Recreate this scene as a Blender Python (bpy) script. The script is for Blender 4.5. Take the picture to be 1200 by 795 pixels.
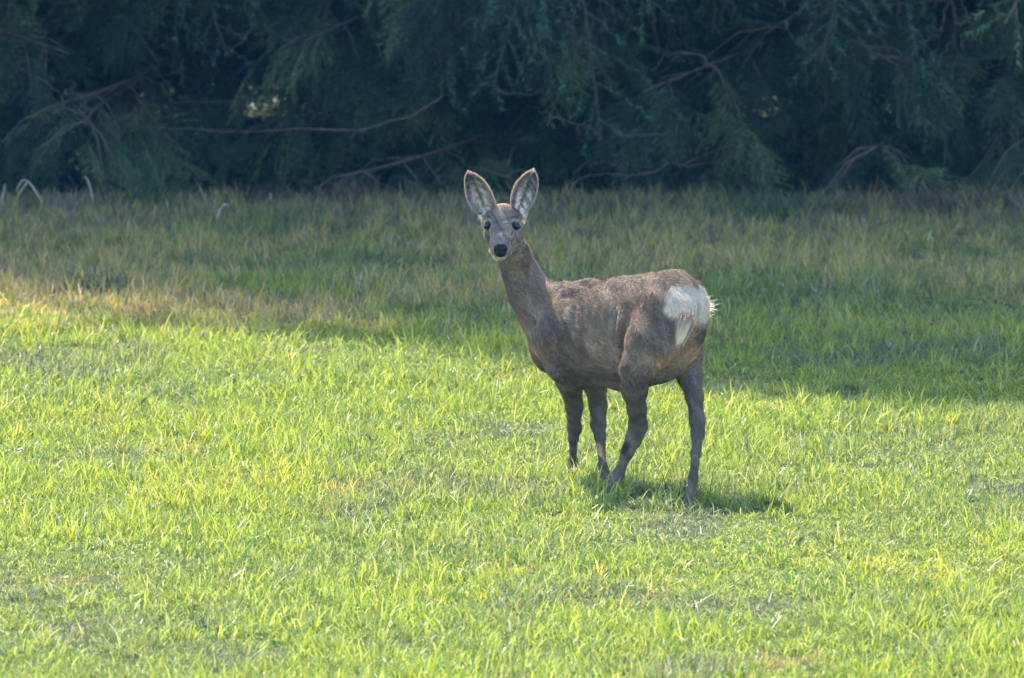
import bpy, math, random
import numpy as np
from mathutils import Vector, Matrix
from mathutils.bvhtree import BVHTree

random.seed(7)
rng = np.random.default_rng(7)
R = math.radians
scene = bpy.context.scene
for o in list(bpy.data.objects):
    bpy.data.objects.remove(o)

# ------------------------------------------------------------------ camera
CAM_H, PITCH, FPX, W0, H0 = 3.6, R(5.784), 9600.0, 1200.0, 795.0
cam_data = bpy.data.cameras.new("camera")
cam_data.sensor_width = 36.0
cam_data.lens = FPX / W0 * 36.0
cam_data.clip_start = 0.5
cam_data.clip_end = 4000
cam_data.dof.use_dof = True
cam_data.dof.focus_distance = 30.1
cam_data.dof.aperture_fstop = 7.1
cam = bpy.data.objects.new("camera", cam_data)
scene.collection.objects.link(cam)
cam.location = (0, 0, CAM_H)
cam.rotation_euler = (math.pi / 2 - PITCH, 0, 0)
scene.camera = cam

# ------------------------------------------------------------------ light
SUN_EL, SUN_AZ = R(48), R(-28)          # azimuth from +Y, positive to +X
world = bpy.data.worlds.new("World")
scene.world = world
world.use_nodes = True
wn = world.node_tree
sky = wn.nodes.new("ShaderNodeTexSky")
sky.sky_type = 'NISHITA'
sky.sun_disc = False
sky.sun_elevation = SUN_EL
sky.sun_rotation = SUN_AZ
sky.air_density = 1.0
sky.dust_density = 0.4
sky.ozone_density = 2.6
wn.links.new(sky.outputs[0], wn.nodes["Background"].inputs[0])
wn.nodes["Background"].inputs[1].default_value = 0.15
sun_data = bpy.data.lights.new("sun", 'SUN')
sun_data.energy = 3.0
sun_data.angle = R(0.53)
sun_data.color = (1.0, 0.95, 0.86)
sun = bpy.data.objects.new("sun", sun_data)
scene.collection.objects.link(sun)
sdir = Vector((math.sin(SUN_AZ) * math.cos(SUN_EL), math.cos(SUN_AZ) * math.cos(SUN_EL), math.sin(SUN_EL)))
sun.rotation_euler = sdir.to_track_quat('Z', 'Y').to_euler()
sun.location = (0, 0, 30)
scene.view_settings.view_transform = 'Standard'
scene.view_settings.look = 'None'
scene.view_settings.exposure = 2.0
scene.view_settings.gamma = 1.0
scene.render.engine = 'CYCLES'
scene.cycles.max_bounces = 7
scene.cycles.diffuse_bounces = 4
scene.cycles.transmission_bounces = 5
scene.cycles.transparent_max_bounces = 8

# ------------------------------------------------------------------ helpers
CP, SP = math.cos(PITCH), math.sin(PITCH)


def P(px, py, d):
    """World point seen at pixel (px, py) of the 1200 x 795 photograph at horizontal distance d."""
    cx, cy = (px - W0 / 2) / FPX, -(py - H0 / 2) / FPX
    vy = CP + cy * SP
    vz = -SP + cy * CP
    s = d / vy
    return np.array((cx * s, d, CAM_H + vz * s))


def ground_d(py):
    cy = -(py - H0 / 2) / FPX
    return CAM_H / -((-SP + cy * CP) / (CP + cy * SP))


def link(o, parent=None, kind=None, label=None, cat=None, group=None):
    scene.collection.objects.link(o)
    if parent is not None:
        o.parent = parent
    if kind:
        o["kind"] = kind
    if label:
        o["label"] = label
    if cat:
        o["category"] = cat
    if group:
        o["group"] = group
    return o


def mesh_from(name, verts, faces, mat=None, smooth=True, cols=None):
    """verts (n,3); faces: array (m,k) or list of tuples; cols (n,3) point colours."""
    me = bpy.data.meshes.new(name)
    verts = np.asarray(verts, dtype=np.float32)
    if isinstance(faces, np.ndarray):
        m, k = faces.shape
        me.vertices.add(len(verts))
        me.vertices.foreach_set("co", verts.ravel())
        me.loops.add(m * k)
        me.loops.foreach_set("vertex_index", faces.astype(np.int32).ravel())
        me.polygons.add(m)
        me.polygons.foreach_set("loop_start", np.arange(0, m * k, k, dtype=np.int32))
        me.update(calc_edges=True)
    else:
        me.from_pydata([tuple(map(float, v)) for v in verts], [], [tuple(map(int, f)) for f in faces])
        me.update()
    if smooth:
        me.polygons.foreach_set("use_smooth", np.ones(len(me.polygons), dtype=bool))
    if cols is not None:
        a = me.color_attributes.new("tone", 'FLOAT_COLOR', 'POINT')
        c = np.ones((len(verts), 4), dtype=np.float32)
        c[:, :3] = cols
        a.data.foreach_set("color", c.ravel())
    if mat:
        me.materials.append(mat)
    return me


def obj(name, verts, faces, mat, parent=None, base=(0, 0, 0), cols=None, smooth=True, **kw):
    v = np.asarray(verts, dtype=float) - np.asarray(base)
    o = bpy.data.objects.new(name, mesh_from(name, v, faces, mat, smooth, cols))
    if parent is None:
        o.location = base
    return link(o, parent, **kw)


def empty(name, loc, **kw):
    o = bpy.data.objects.new(name, None)
    o.location = loc
    o.empty_display_size = 0.2
    return link(o, None, **kw)


class Tubes:
    """Collects tapered bent tubes into one mesh."""

    def __init__(self):
        self.v, self.f, self.n = [], [], 0

    def add(self, pts, rad, sides=6, wob=0.0):
        pts = np.asarray(pts, float)
        rad = np.asarray(rad, float)
        t = np.gradient(pts, axis=0)
        t /= np.linalg.norm(t, axis=1)[:, None] + 1e-9
        ref = np.array((0.31, 0.87, 0.38)) if abs(t[0][2]) > 0.8 else np.array((0, 0, 1.0))
        a = np.cross(t, ref)
        a /= np.linalg.norm(a, axis=1)[:, None] + 1e-9
        b = np.cross(t, a)
        ang = np.linspace(0, 2 * math.pi, sides, endpoint=False)
        rr = rad[:, None] * (1 + wob * rng.normal(size=(len(pts), sides)))
        ring = pts[:, None] + rr[..., None] * (a[:, None] * np.cos(ang)[None, :, None] + b[:, None] * np.sin(ang)[None, :, None])
        self.v.append(ring.reshape(-1, 3))
        m = len(pts)
        i = np.arange(m - 1)[:, None] * sides + np.arange(sides)[None]
        j = np.arange(m - 1)[:, None] * sides + (np.arange(sides)[None] + 1) % sides
        q = np.stack((i, j, j + sides, i + sides), -1).reshape(-1, 4) + self.n
        self.f.append(q)
        self.n += m * sides

    def data(self):
        return np.concatenate(self.v), np.concatenate(self.f)


def smooth_path(pts, n):
    pts = np.asarray(pts, float)
    m = len(pts)
    t = np.linspace(0, m - 1, n)
    p = np.vstack((2 * pts[0] - pts[1], pts, 2 * pts[-1] - pts[-2]))
    i = np.clip(t.astype(int), 0, m - 2)
    u = (t - i)[:, None]
    a, b, c, d = p[i], p[i + 1], p[i + 2], p[i + 3]
    return 0.5 * (2 * b + (c - a) * u + (2 * a - 5 * b + 4 * c - d) * u ** 2 + (3 * b - a - 3 * c + d) * u ** 3)


def vnoise(x, y, seed=0):
    """smooth 2-D value noise, roughly -1..1"""
    xi, yi = np.floor(x).astype(np.int64), np.floor(y).astype(np.int64)
    fx, fy = x - xi, y - yi
    fx, fy = fx * fx * (3 - 2 * fx), fy * fy * (3 - 2 * fy)

    def h(a, b):
        k = (a * 374761393 + b * 668265263 + seed * 974634777) & 0xFFFFFFFF
        k = ((k ^ (k >> 13)) * 1274126177) & 0xFFFFFFFF
        return ((k ^ (k >> 16)) & 0xFFFF) / 32767.5 - 1
    return (h(xi, yi) * (1 - fx) * (1 - fy) + h(xi + 1, yi) * fx * (1 - fy)
            + h(xi, yi + 1) * (1 - fx) * fy + h(xi + 1, yi + 1) * fx * fy)


def fbm(x, y, seed=0, o=4):
    s, a = 0, 1
    for k in range(o):
        s = s + a * vnoise(x * 2 ** k, y * 2 ** k, seed + k)
        a *= 0.5
    return s / 1.9


def sstep(a, b, x):
    t = np.clip((x - a) / (b - a), 0, 1)
    return t * t * (3 - 2 * t)


# ------------------------------------------------------------------ materials
def new_mat(name):
    m = bpy.data.materials.new(name)
    m.use_nodes = True
    m.node_tree.nodes.clear()
    return m, m.node_tree.nodes, m.node_tree.links


def leafy_mat(name, trans, rough, spec, tint_ramp=None, trans_gain=(1.36, 1.36, 0.78)):
    """blade / needle material: vertex tone times an optional per-instance ramp; translucent."""
    m, N, L = new_mat(name)
    out = N.new("ShaderNodeOutputMaterial")
    tone = N.new("ShaderNodeAttribute")
    tone.attribute_name = "tone"
    col = tone.outputs["Color"]
    if tint_ramp:
        ia = N.new("ShaderNodeAttribute")
        ia.attribute_type = 'INSTANCER'
        ia.attribute_name = "tint"
        ramp = N.new("ShaderNodeValToRGB")
        els = ramp.color_ramp.elements
        for k, (p, c) in enumerate(tint_ramp):
            e = els[k] if k < 2 else els.new(p)
            e.position = p
            e.color = (*c, 1)
        L.new(ia.outputs["Fac"], ramp.inputs[0])
        mx = N.new("ShaderNodeMix")
        mx.data_type = 'RGBA'
        mx.blend_type = 'MULTIPLY'
        mx.inputs[0].default_value = 1
        L.new(col, mx.inputs[6])
        L.new(ramp.outputs[0], mx.inputs[7])
        col = mx.outputs[2]
    p = N.new("ShaderNodeBsdfPrincipled")
    p.inputs["Roughness"].default_value = rough
    p.inputs["Specular IOR Level"].default_value = spec
    L.new(col, p.inputs["Base Color"])
    tr = N.new("ShaderNodeBsdfTranslucent")
    g = N.new("ShaderNodeMix")
    g.data_type = 'RGBA'
    g.blend_type = 'MULTIPLY'
    g.inputs[0].default_value = 1
    g.inputs[7].default_value = (*trans_gain, 1)
    L.new(col, g.inputs[6])
    L.new(g.outputs[2], tr.inputs[0])
    mix = N.new("ShaderNodeMixShader")
    mix.inputs[0].default_value = trans
    L.new(p.outputs[0], mix.inputs[1])
    L.new(tr.outputs[0], mix.inputs[2])
    L.new(mix.outputs[0], out.inputs[0])
    return m


def noise_mat(name, c1, c2, scale, rough=0.9, bump=0.4, detail=8, stretch=(1, 1, 1), spec=0.2):
    m, N, L = new_mat(name)
    out = N.new("ShaderNodeOutputMaterial")
    p = N.new("ShaderNodeBsdfPrincipled")
    p.inputs["Roughness"].default_value = rough
    p.inputs["Specular IOR Level"].default_value = spec
    tc = N.new("ShaderNodeTexCoord")
    mp = N.new("ShaderNodeMapping")
    mp.inputs["Scale"].default_value = stretch
    no = N.new("ShaderNodeTexNoise")
    no.inputs["Scale"].default_value = scale
    no.inputs["Detail"].default_value = detail
    no.inputs["Roughness"].default_value = 0.65
    L.new(tc.outputs["Object"], mp.inputs[0])
    L.new(mp.outputs[0], no.inputs[0])
    rp = N.new("ShaderNodeValToRGB")
    rp.color_ramp.elements[0].position = 0.35
    rp.color_ramp.elements[1].position = 0.65
    rp.color_ramp.elements[0].color = (*c1, 1)
    rp.color_ramp.elements[1].color = (*c2, 1)
    L.new(no.outputs[0], rp.inputs[0])
    L.new(rp.outputs[0], p.inputs["Base Color"])
    b = N.new("ShaderNodeBump")
    b.inputs["Strength"].default_value = bump
    b.inputs["Distance"].default_value = 0.02
    L.new(no.outputs[0], b.inputs["Height"])
    L.new(b.outputs[0], p.inputs["Normal"])
    L.new(p.outputs[0], out.inputs[0])
    return m


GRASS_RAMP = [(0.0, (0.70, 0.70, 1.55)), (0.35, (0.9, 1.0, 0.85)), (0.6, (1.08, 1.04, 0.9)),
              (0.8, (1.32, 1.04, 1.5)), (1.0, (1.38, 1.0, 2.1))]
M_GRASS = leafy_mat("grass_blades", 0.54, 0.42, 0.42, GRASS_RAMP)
M_STRAW = leafy_mat("dry_grass", 0.35, 0.5, 0.4, None, (1.05, 1.0, 0.8))
M_NEEDLE = leafy_mat("spruce_needles", 0.25, 0.55, 0.3, [(0.0, (0.38, 0.50, 0.6)), (0.55, (1, 1, 1)), (1.0, (2.5, 2.1, 1.3))], (1.2, 1.3, 0.6))
M_BARK = noise_mat("spruce_bark", (0.07, 0.052, 0.042), (0.16, 0.13, 0.11), 18, bump=0.8, stretch=(1, 1, 0.35))
M_TWIG = noise_mat("dead_wood", (0.055, 0.044, 0.040), (0.15, 0.12, 0.105), 25, bump=0.3)
M_SOIL = noise_mat("meadow_soil", (0.05, 0.062, 0.022), (0.12, 0.10, 0.055), 9, bump=0.6)

# ------------------------------------------------------------------ ground
def ground_z(x, y):
    z = 0.018 * fbm(x * 0.7 + 3, y * 0.5, 5, 3)
    near = np.exp(-((x - 0.45) ** 2 + (y - 30.1) ** 2) / 0.8)
    z = z * (1 - near)
    t = sstep(46.5, 78, y)
    z = z - 3.0 * t
    # two small hollows in the near turf
    for hx, hy, r, dp in HOLLOWS:
        z = z - dp * np.exp(-(((x - hx) / r) ** 2 + ((y - hy) / (r * 0.9)) ** 2))
    return z


HOLLOWS = []
for px_, py_, r_, dp_ in ((205, 738, 0.10, 0.10), (147, 776, 0.04, 0.07)):
    q = P(px_, py_, ground_d(py_))
    HOLLOWS.append((q[0], q[1], r_, dp_))

CLUMPS = []
FEET = [tuple(P(a, b, ground_d(b))[:2]) for a, b in ((670, 558), (711, 568), (715, 580), (806, 595))]
for px_, py_, r_ in ((478, 690, 0.06), (545, 640, 0.06), (190, 465, 0.13), (905, 525, 0.05), (60, 470, 0.08), (1090, 780, 0.06), (330, 600, 0.05), (1170, 610, 0.07),
                     (700, 700, 0.05), (820, 750, 0.05), (985, 640, 0.06), (110, 600, 0.06), (420, 520, 0.07), (880, 600, 0.08), (770, 598, 0.10)):
    q = P(px_, py_, ground_d(py_))
    CLUMPS.append((q[0], q[1], r_))

xs = np.unique(np.concatenate((np.linspace(-900, -30, 14), np.linspace(-30, -5, 26), np.linspace(-5, 5, 160), np.linspace(5, 30, 26), np.linspace(30, 900, 14))))
ys = np.unique(np.concatenate((np.linspace(-60, 20, 20), np.linspace(20, 24, 10), np.linspace(24, 46, 250), np.linspace(46, 90, 50), np.linspace(90, 2500, 24))))
gx, gy = np.meshgrid(xs, ys)
gz = ground_z(gx, gy)
nx, ny = len(xs), len(ys)
ii = (np.arange(ny - 1)[:, None] * nx + np.arange(nx - 1)[None]).ravel()
gf = np.stack((ii, ii + 1, ii + nx + 1, ii + nx), 1)


def meadow_mat():
    m, N, L = new_mat("meadow_ground")
    out = N.new("ShaderNodeOutputMaterial")
    p = N.new("ShaderNodeBsdfPrincipled")
    p.inputs["Roughness"].default_value = 0.9
    p.inputs["Specular IOR Level"].default_value = 0.1
    geo = N.new("ShaderNodeNewGeometry")
    n1 = N.new("ShaderNodeTexNoise")
    n1.inputs["Scale"].default_value = 22
    n1.inputs["Detail"].default_value = 8
    n2 = N.new("ShaderNodeTexNoise")
    n2.inputs["Scale"].default_value = 1.1
    n2.inputs["Detail"].default_value = 5
    L.new(geo.outputs["Position"], n1.inputs[0])
    L.new(geo.outputs["Position"], n2.inputs[0])
    r1 = N.new("ShaderNodeValToRGB")
    r1.color_ramp.elements[0].position = 0.35
    r1.color_ramp.elements[0].color = (0.035, 0.045, 0.015, 1)
    r1.color_ramp.elements[1].position = 0.65
    r1.color_ramp.elements[1].color = (0.10, 0.115, 0.035, 1)
    L.new(n1.outputs[0], r1.inputs[0])
    # distant meadow, where no separate blades are built, is plain grass green
    r2 = N.new("ShaderNodeValToRGB")
    r2.color_ramp.elements[0].position = 0.35
    r2.color_ramp.elements[0].color = (0.22, 0.27, 0.11, 1)
    r2.color_ramp.elements[1].position = 0.65
    r2.color_ramp.elements[1].color = (0.42, 0.43, 0.30, 1)
    L.new(n2.outputs[0], r2.inputs[0])
    sx = N.new("ShaderNodeSeparateXYZ")
    L.new(geo.outputs["Position"], sx.inputs[0])
    mr = N.new("ShaderNodeMapRange")
    mr.inputs[1].default_value = 52
    mr.inputs[2].default_value = 66
    L.new(sx.outputs[1], mr.inputs[0])
    mx = N.new("ShaderNodeMix")
    mx.data_type = 'RGBA'
    L.new(mr.outputs[0], mx.inputs[0])
    L.new(r1.outputs[0], mx.inputs[6])
    L.new(r2.outputs[0], mx.inputs[7])
    # needle litter under the spruces
    ad = N.new("ShaderNodeMath")
    ad.operation = 'ADD'
    L.new(sx.outputs[1], ad.inputs[0])
    L.new(n2.outputs[0], ad.inputs[1])
    ra = N.new("ShaderNodeValToRGB")
    el = ra.color_ramp.elements
    el[0].position, el[0].color = 0.27, (0, 0, 0, 1)
    el[1].position, el[1].color = 0.33, (1, 1, 1, 1)
    e = el.new(0.66)
    e.color = (1, 1, 1, 1)
    e = el.new(0.76)
    e.color = (0, 0, 0, 1)
    m2 = N.new("ShaderNodeMapRange")
    m2.inputs[1].default_value = 36
    m2.inputs[2].default_value = 62
    L.new(ad.outputs[0], m2.inputs[0])
    L.new(m2.outputs[0], ra.inputs[0])
    mz = N.new("ShaderNodeMix")
    mz.data_type = 'RGBA'
    L.new(ra.outputs[0], mz.inputs[0])
    L.new(mx.outputs[2], mz.inputs[6])
    mz.inputs[7].default_value = (0.05, 0.036, 0.026, 1)
    L.new(mz.outputs[2], p.inputs["Base Color"])
    b = N.new("ShaderNodeBump")
    b.inputs["Strength"].default_value = 0.7
    b.inputs["Distance"].default_value = 0.02
    L.new(n1.outputs[0], b.inputs["Height"])
    L.new(b.outputs[0], p.inputs["Normal"])
    L.new(p.outputs[0], out.inputs[0])
    return m


obj("ground", np.stack((gx, gy, gz), -1).reshape(-1, 3), gf, meadow_mat(), kind="structure")

# ------------------------------------------------------------------ scatter by geometry nodes
def scatter(name, pts, rot, scl, idx, tint, sources, parent=None, base=(0, 0, 0), **kw):
    src = bpy.data.collections.new(name + "_kinds")
    for s in sources:
        src.objects.link(s)
    me = bpy.data.meshes.new(name)
    n = len(pts)
    me.vertices.add(n)
    me.vertices.foreach_set("co", (np.asarray(pts) - np.asarray(base)).astype(np.float32).ravel())
    a = me.attributes.new("rot", 'FLOAT_VECTOR', 'POINT')
    a.data.foreach_set("vector", np.asarray(rot, np.float32).ravel())
    a = me.attributes.new("scl", 'FLOAT_VECTOR', 'POINT')
    a.data.foreach_set("vector", np.asarray(scl, np.float32).ravel())
    a = me.attributes.new("idx", 'INT', 'POINT')
    a.data.foreach_set("value", np.asarray(idx, np.int32))
    a = me.attributes.new("tint", 'FLOAT', 'POINT')
    a.data.foreach_set("value", np.asarray(tint, np.float32))
    me.update()
    o = bpy.data.objects.new(name, me)
    if parent is None:
        o.location = base
    link(o, parent, **kw)
    ng = bpy.data.node_groups.new(name + "_scatter", 'GeometryNodeTree')
    ng.interface.new_socket("Geometry", in_out='INPUT', socket_type='NodeSocketGeometry')
    ng.interface.new_socket("Geometry", in_out='OUTPUT', socket_type='NodeSocketGeometry')
    N, L = ng.nodes, ng.links
    gi, go = N.new("NodeGroupInput"), N.new("NodeGroupOutput")
    ci = N.new("GeometryNodeCollectionInfo")
    ci.inputs[0].default_value = src
    ci.inputs[1].default_value = True
    ci.inputs[2].default_value = True
    iop = N.new("GeometryNodeInstanceOnPoints")
    iop.inputs["Pick Instance"].default_value = True

    def na(nm, ty):
        q = N.new("GeometryNodeInputNamedAttribute")
        q.data_type = ty
        q.inputs[0].default_value = nm
        return q.outputs[0]
    L.new(gi.outputs[0], iop.inputs["Points"])
    L.new(ci.outputs[0], iop.inputs["Instance"])
    L.new(na("idx", 'INT'), iop.inputs["Instance Index"])
    L.new(na("rot", 'FLOAT_VECTOR'), iop.inputs["Rotation"])
    L.new(na("scl", 'FLOAT_VECTOR'), iop.inputs["Scale"])
    L.new(iop.outputs[0], go.inputs[0])
    md = o.modifiers.new("scatter", 'NODES')
    md.node_group = ng
    return o


# ------------------------------------------------------------------ grass tufts
def tuft(name, nb, h, hvar, spread, lean, width, palette, mat, dead=0.06, seg=3):
    V, F, C = [], [], []
    n = 0
    for _ in range(nb):
        az = rng.uniform(0, 2 * math.pi)
        r = spread * math.sqrt(rng.uniform())
        a2 = rng.uniform(0, 2 * math.pi)
        bx, by = r * math.cos(a2), r * math.sin(a2)
        hh = h * (1 + hvar * rng.normal())
        hh = max(hh, h * 0.35)
        ln = max(0.02, lean * (0.5 + abs(rng.normal())))
        w = width * rng.uniform(0.6, 1.3)
        isdead = rng.uniform() < dead
        c = np.array((0.34, 0.27, 0.15)) * rng.uniform(0.7, 1.3) if isdead else np.array(palette[rng.integers(len(palette))]) * rng.uniform(0.75, 1.3)
        if isdead:
            ln *= 2.2
            hh *= 0.7
        d = np.array((math.cos(az), math.sin(az), 0))
        tw = rng.uniform(-1.3, 1.3)
        s = np.array((-math.sin(az + tw), math.cos(az + tw), 0))
        for k in range(seg + 1):
            t = k / seg
            th = ln * t ** 1.0 * 1.2
            p = np.array((bx, by, -0.004)) + d * hh * (t * math.sin(th * 0.8)) + np.array((0, 0, hh * t * math.cos(th * 0.7)))
            ww = w * (1 - t ** 2.2) * 0.5 + 0.0002
            cc = c * (0.8 + 0.35 * t)
            if k == seg:
                V.append(p)
                C.append(cc)
            else:
                V += [p - s * ww, p + s * ww]
                C += [cc, cc]
        for k in range(seg):
            b = n + 2 * k
            if k < seg - 1:
                F.append((b, b + 1, b + 3, b + 2))
            else:
                F.append((b, b + 1, b + 2))
        n += 2 * seg + 1
    return bpy.data.objects.new(name, mesh_from(name, V, F, mat, False, np.array(C)))


PAL = [(0.33, 0.345, 0.062), (0.24, 0.28, 0.065), (0.41, 0.40, 0.065), (0.11, 0.165, 0.065), (0.52, 0.48, 0.14), (0.17, 0.23, 0.06)]
PAL_DK = [(0.11, 0.17, 0.07), (0.15, 0.20, 0.08), (0.10, 0.16, 0.08)]
short = [tuft("a_turf", 46, 0.024, 0.45, 0.055, 1.0, 0.0030, PAL, M_GRASS, 0.10) for _ in range(6)]
mid = [tuft("b_turf", 36, 0.036, 0.45, 0.05, 0.62, 0.0034, PAL, M_GRASS, 0.06) for _ in range(5)]
tall = [tuft("c_turf", 15, 0.064, 0.4, 0.04, 0.42, 0.0044, PAL, M_GRASS, 0.05, 4) for _ in range(4)]
rank = [tuft("d_turf", 44, 0.066, 0.4, 0.06, 0.8, 0.0042, PAL_DK + PAL[:2], M_GRASS, 0.45, 4) for _ in range(3)]
weed = [tuft("e_turf", 9, 0.045, 0.3, 0.012, 1.5, 0.013, [(0.10, 0.19, 0.05), (0.15, 0.24, 0.06)], M_GRASS, 0.0, 4) for _ in range(2)]
KINDS = short + mid + tall + rank + weed        # indices 0-5, 6-10, 11-14, 15-17


def turf_points(x0, x1, y0, y1, dens, big=1.0, keep=None):
    n = int((x1 - x0) * (y1 - y0) * dens)
    x = rng.uniform(x0, x1, n)
    y = rng.uniform(y0, y1, n)
    if keep is not None:
        k = keep(x, y)
        x, y = x[k], y[k]
    n = len(x)
    z = ground_z(x, y)
    hgt = fbm(x * 1.3, y * 0.9, 11) + 0.25 * rng.normal(size=n)
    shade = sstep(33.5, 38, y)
    u = rng.uniform(size=n)
    idx = rng.integers(0, 6, n)
    idx = np.where(hgt > -0.05, rng.integers(6, 11, n), idx)
    idx = np.where((hgt > 0.42) & (u < 0.5), rng.integers(11, 15, n), idx)
    idx = np.where((u > 0.95 - 0.08 * shade), rng.integers(11, 15, n), idx)
    edge = sstep(40.2, 42.3, y + 0.5 * fbm(x * 1.5, y, 31))
    idx = np.where(rng.uniform(size=n) < edge * 0.6, rng.integers(15, 18, n), idx)
    wd = (rng.uniform(size=n) < 0.05) & (fbm(x * 1.1, y * 1.1, 77) > 0.1) & (y < 36)
    idx = np.where(wd, rng.integers(18, 20, n), idx)
    dry = fbm(x * 0.55 + 9, y * 0.9, 21)
    fine = fbm(x * 3, y * 2.2, 23, 2)
    tint = 0.42 + 0.28 * dry + 0.16 * fine + 0.07 * rng.normal(size=n)
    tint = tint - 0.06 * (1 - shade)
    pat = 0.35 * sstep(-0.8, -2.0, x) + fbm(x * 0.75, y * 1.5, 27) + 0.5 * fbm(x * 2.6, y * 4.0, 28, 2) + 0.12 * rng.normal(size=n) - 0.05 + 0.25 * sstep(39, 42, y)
    sh_t = np.where(pat > -0.12, 0.95, 0.10 + 0.25 * fbm(x * 2, y * 2, 29, 2)) + 0.06 * rng.normal(size=n)  # dead tan patches; the green between takes the shade's cool grey as tint
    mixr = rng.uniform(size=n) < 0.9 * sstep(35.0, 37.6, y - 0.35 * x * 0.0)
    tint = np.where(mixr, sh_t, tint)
    # a straw-coloured strip crosses the far sunlit edge on one side
    strip = np.exp(-((y - (37.6 - 0.75 * (x + 2.0))) / 0.7) ** 2) * sstep(-0.2, -0.9, x)
    tint = tint + 0.9 * strip
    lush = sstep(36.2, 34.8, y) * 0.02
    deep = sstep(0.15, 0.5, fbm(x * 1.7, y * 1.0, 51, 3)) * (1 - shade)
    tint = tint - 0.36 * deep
    clump = np.zeros(n)
    for cx_, cy_, cr_ in CLUMPS:
        clump = np.maximum(clump, np.exp(-(((x - cx_) / cr_) ** 2 + ((y - cy_) / cr_) ** 2)))
    cm = clump > 0.4
    feet = np.zeros(n, bool)
    for fx_, fy_ in FEET:
        feet |= (x - fx_) ** 2 + (y + 0.05 - fy_) ** 2 < 0.11 ** 2
    idx = np.where(feet & (rng.uniform(size=n) < 0.75), rng.integers(11, 15, n), idx)
    idx = np.where(cm & (rng.uniform(size=n) < 0.7), rng.integers(11, 15, n), idx)
    tint = np.where(cm, 0.12, tint)
    tint = np.clip(tint - lush, 0, 1)
    s = rng.uniform(0.65, 1.3, n) * big * (1 + 0.22 * fbm(x * 2.4, y * 2.0, 41, 2))
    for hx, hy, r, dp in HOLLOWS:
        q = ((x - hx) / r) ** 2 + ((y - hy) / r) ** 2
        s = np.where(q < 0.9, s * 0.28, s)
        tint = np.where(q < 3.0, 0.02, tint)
    bare = (fbm(x * 2.2, y * 1.3, 91, 3) > 0.42) & (rng.uniform(size=n) < 0.75)
    s = np.where(bare, s * 0.6, s)
    tint = np.where(bare, 0.78 + 0.1 * rng.normal(size=n), tint)
    sz = s * (1 + 0.25 * np.clip(hgt, -0.6, 1)) * (1 + 0.15 * shade)
    rot = np.stack((rng.normal(0, 0.12, n), rng.normal(0, 0.12, n), rng.uniform(0, 6.283, n)), 1)
    return np.stack((x, y, z), 1), rot, np.stack((s, s, sz), 1), idx, tint


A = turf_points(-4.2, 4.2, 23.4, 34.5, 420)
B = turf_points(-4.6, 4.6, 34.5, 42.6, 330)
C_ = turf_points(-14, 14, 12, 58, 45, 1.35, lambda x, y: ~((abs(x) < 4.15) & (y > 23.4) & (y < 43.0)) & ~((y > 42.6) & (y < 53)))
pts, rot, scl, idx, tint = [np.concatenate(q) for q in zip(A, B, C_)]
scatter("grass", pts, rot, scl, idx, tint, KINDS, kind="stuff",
        label="short sunlit yellow green meadow grass, drier and tinted for shade under the trees", cat="grass")

# ------------------------------------------------------------------ roe deer
YAW = R(38)
LAT = np.array((math.sin(YAW), math.cos(YAW), 0.0))     # the deer's lateral axis
HEAD_DIR = np.array((-math.cos(YAW), math.sin(YAW), 0.0))
PXM = 30.15 / FPX                                        # metres per photo pixel at the deer


def chain(lst, k=0.02, squeeze=1.0, flow=None):
    pr = []
    if flow == 'down':      # leave room for the coat on the slim legs
        lst = [(a, b, d, r - 0.8 if 5.5 < r < 16 else (r - 0.3 if r <= 5.5 else r)) for a, b, d, r in lst]
    pp = [(P(a, b, d), r * PXM) for a, b, d, r in lst]
    if len(pp) == 1:
        pp.append(pp[0])
    for (a, ra), (b, rb) in zip(pp, pp[1:]):
        pr.append((a, ra, b, rb, k, squeeze, flow))
    return pr


g = ground_d
DH = 30.24
PRIMS = []
PRIMS += chain([(655, 400, 30.27, 37), (664, 391, 30.24, 46), (692, 391, 30.17, 59), (730, 391, 30.09, 63.5),
                (768, 382, 30.0, 61), (788, 366, 29.95, 47), (794, 357, 29.94, 35)], 0.03, 1.38, 'along')
PRIMS += chain([(652, 408, 30.29, 31), (690, 428, 30.2, 27)], 0.03, 1.2, 'along')
PRIMS += chain([(735, 430, 30.1, 26), (768, 423, 30.0, 25)], 0.04, 1.2, 'along')
PRIMS += chain([(802, 366, 29.86, 21)], 0.02, 1.0, 'down')       # buttocks
PRIMS += chain([(815, 370, 29.98, 13.5)], 0.02, 1.0, 'down')
# neck
PRIMS += chain([(598, 282, 30.24, 15.5), (602.5, 299, 30.29, 17.5), (609.5, 318, 30.33, 20), (619, 340, 30.33, 24),
                (635, 362, 30.31, 29), (653, 385, 30.27, 35)], 0.03, 1.0, 'along')
PRIMS += chain([(652, 347, 30.27, 16), (690, 345, 30.19, 17)], 0.03, 1.0, 'along')   # withers
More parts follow.
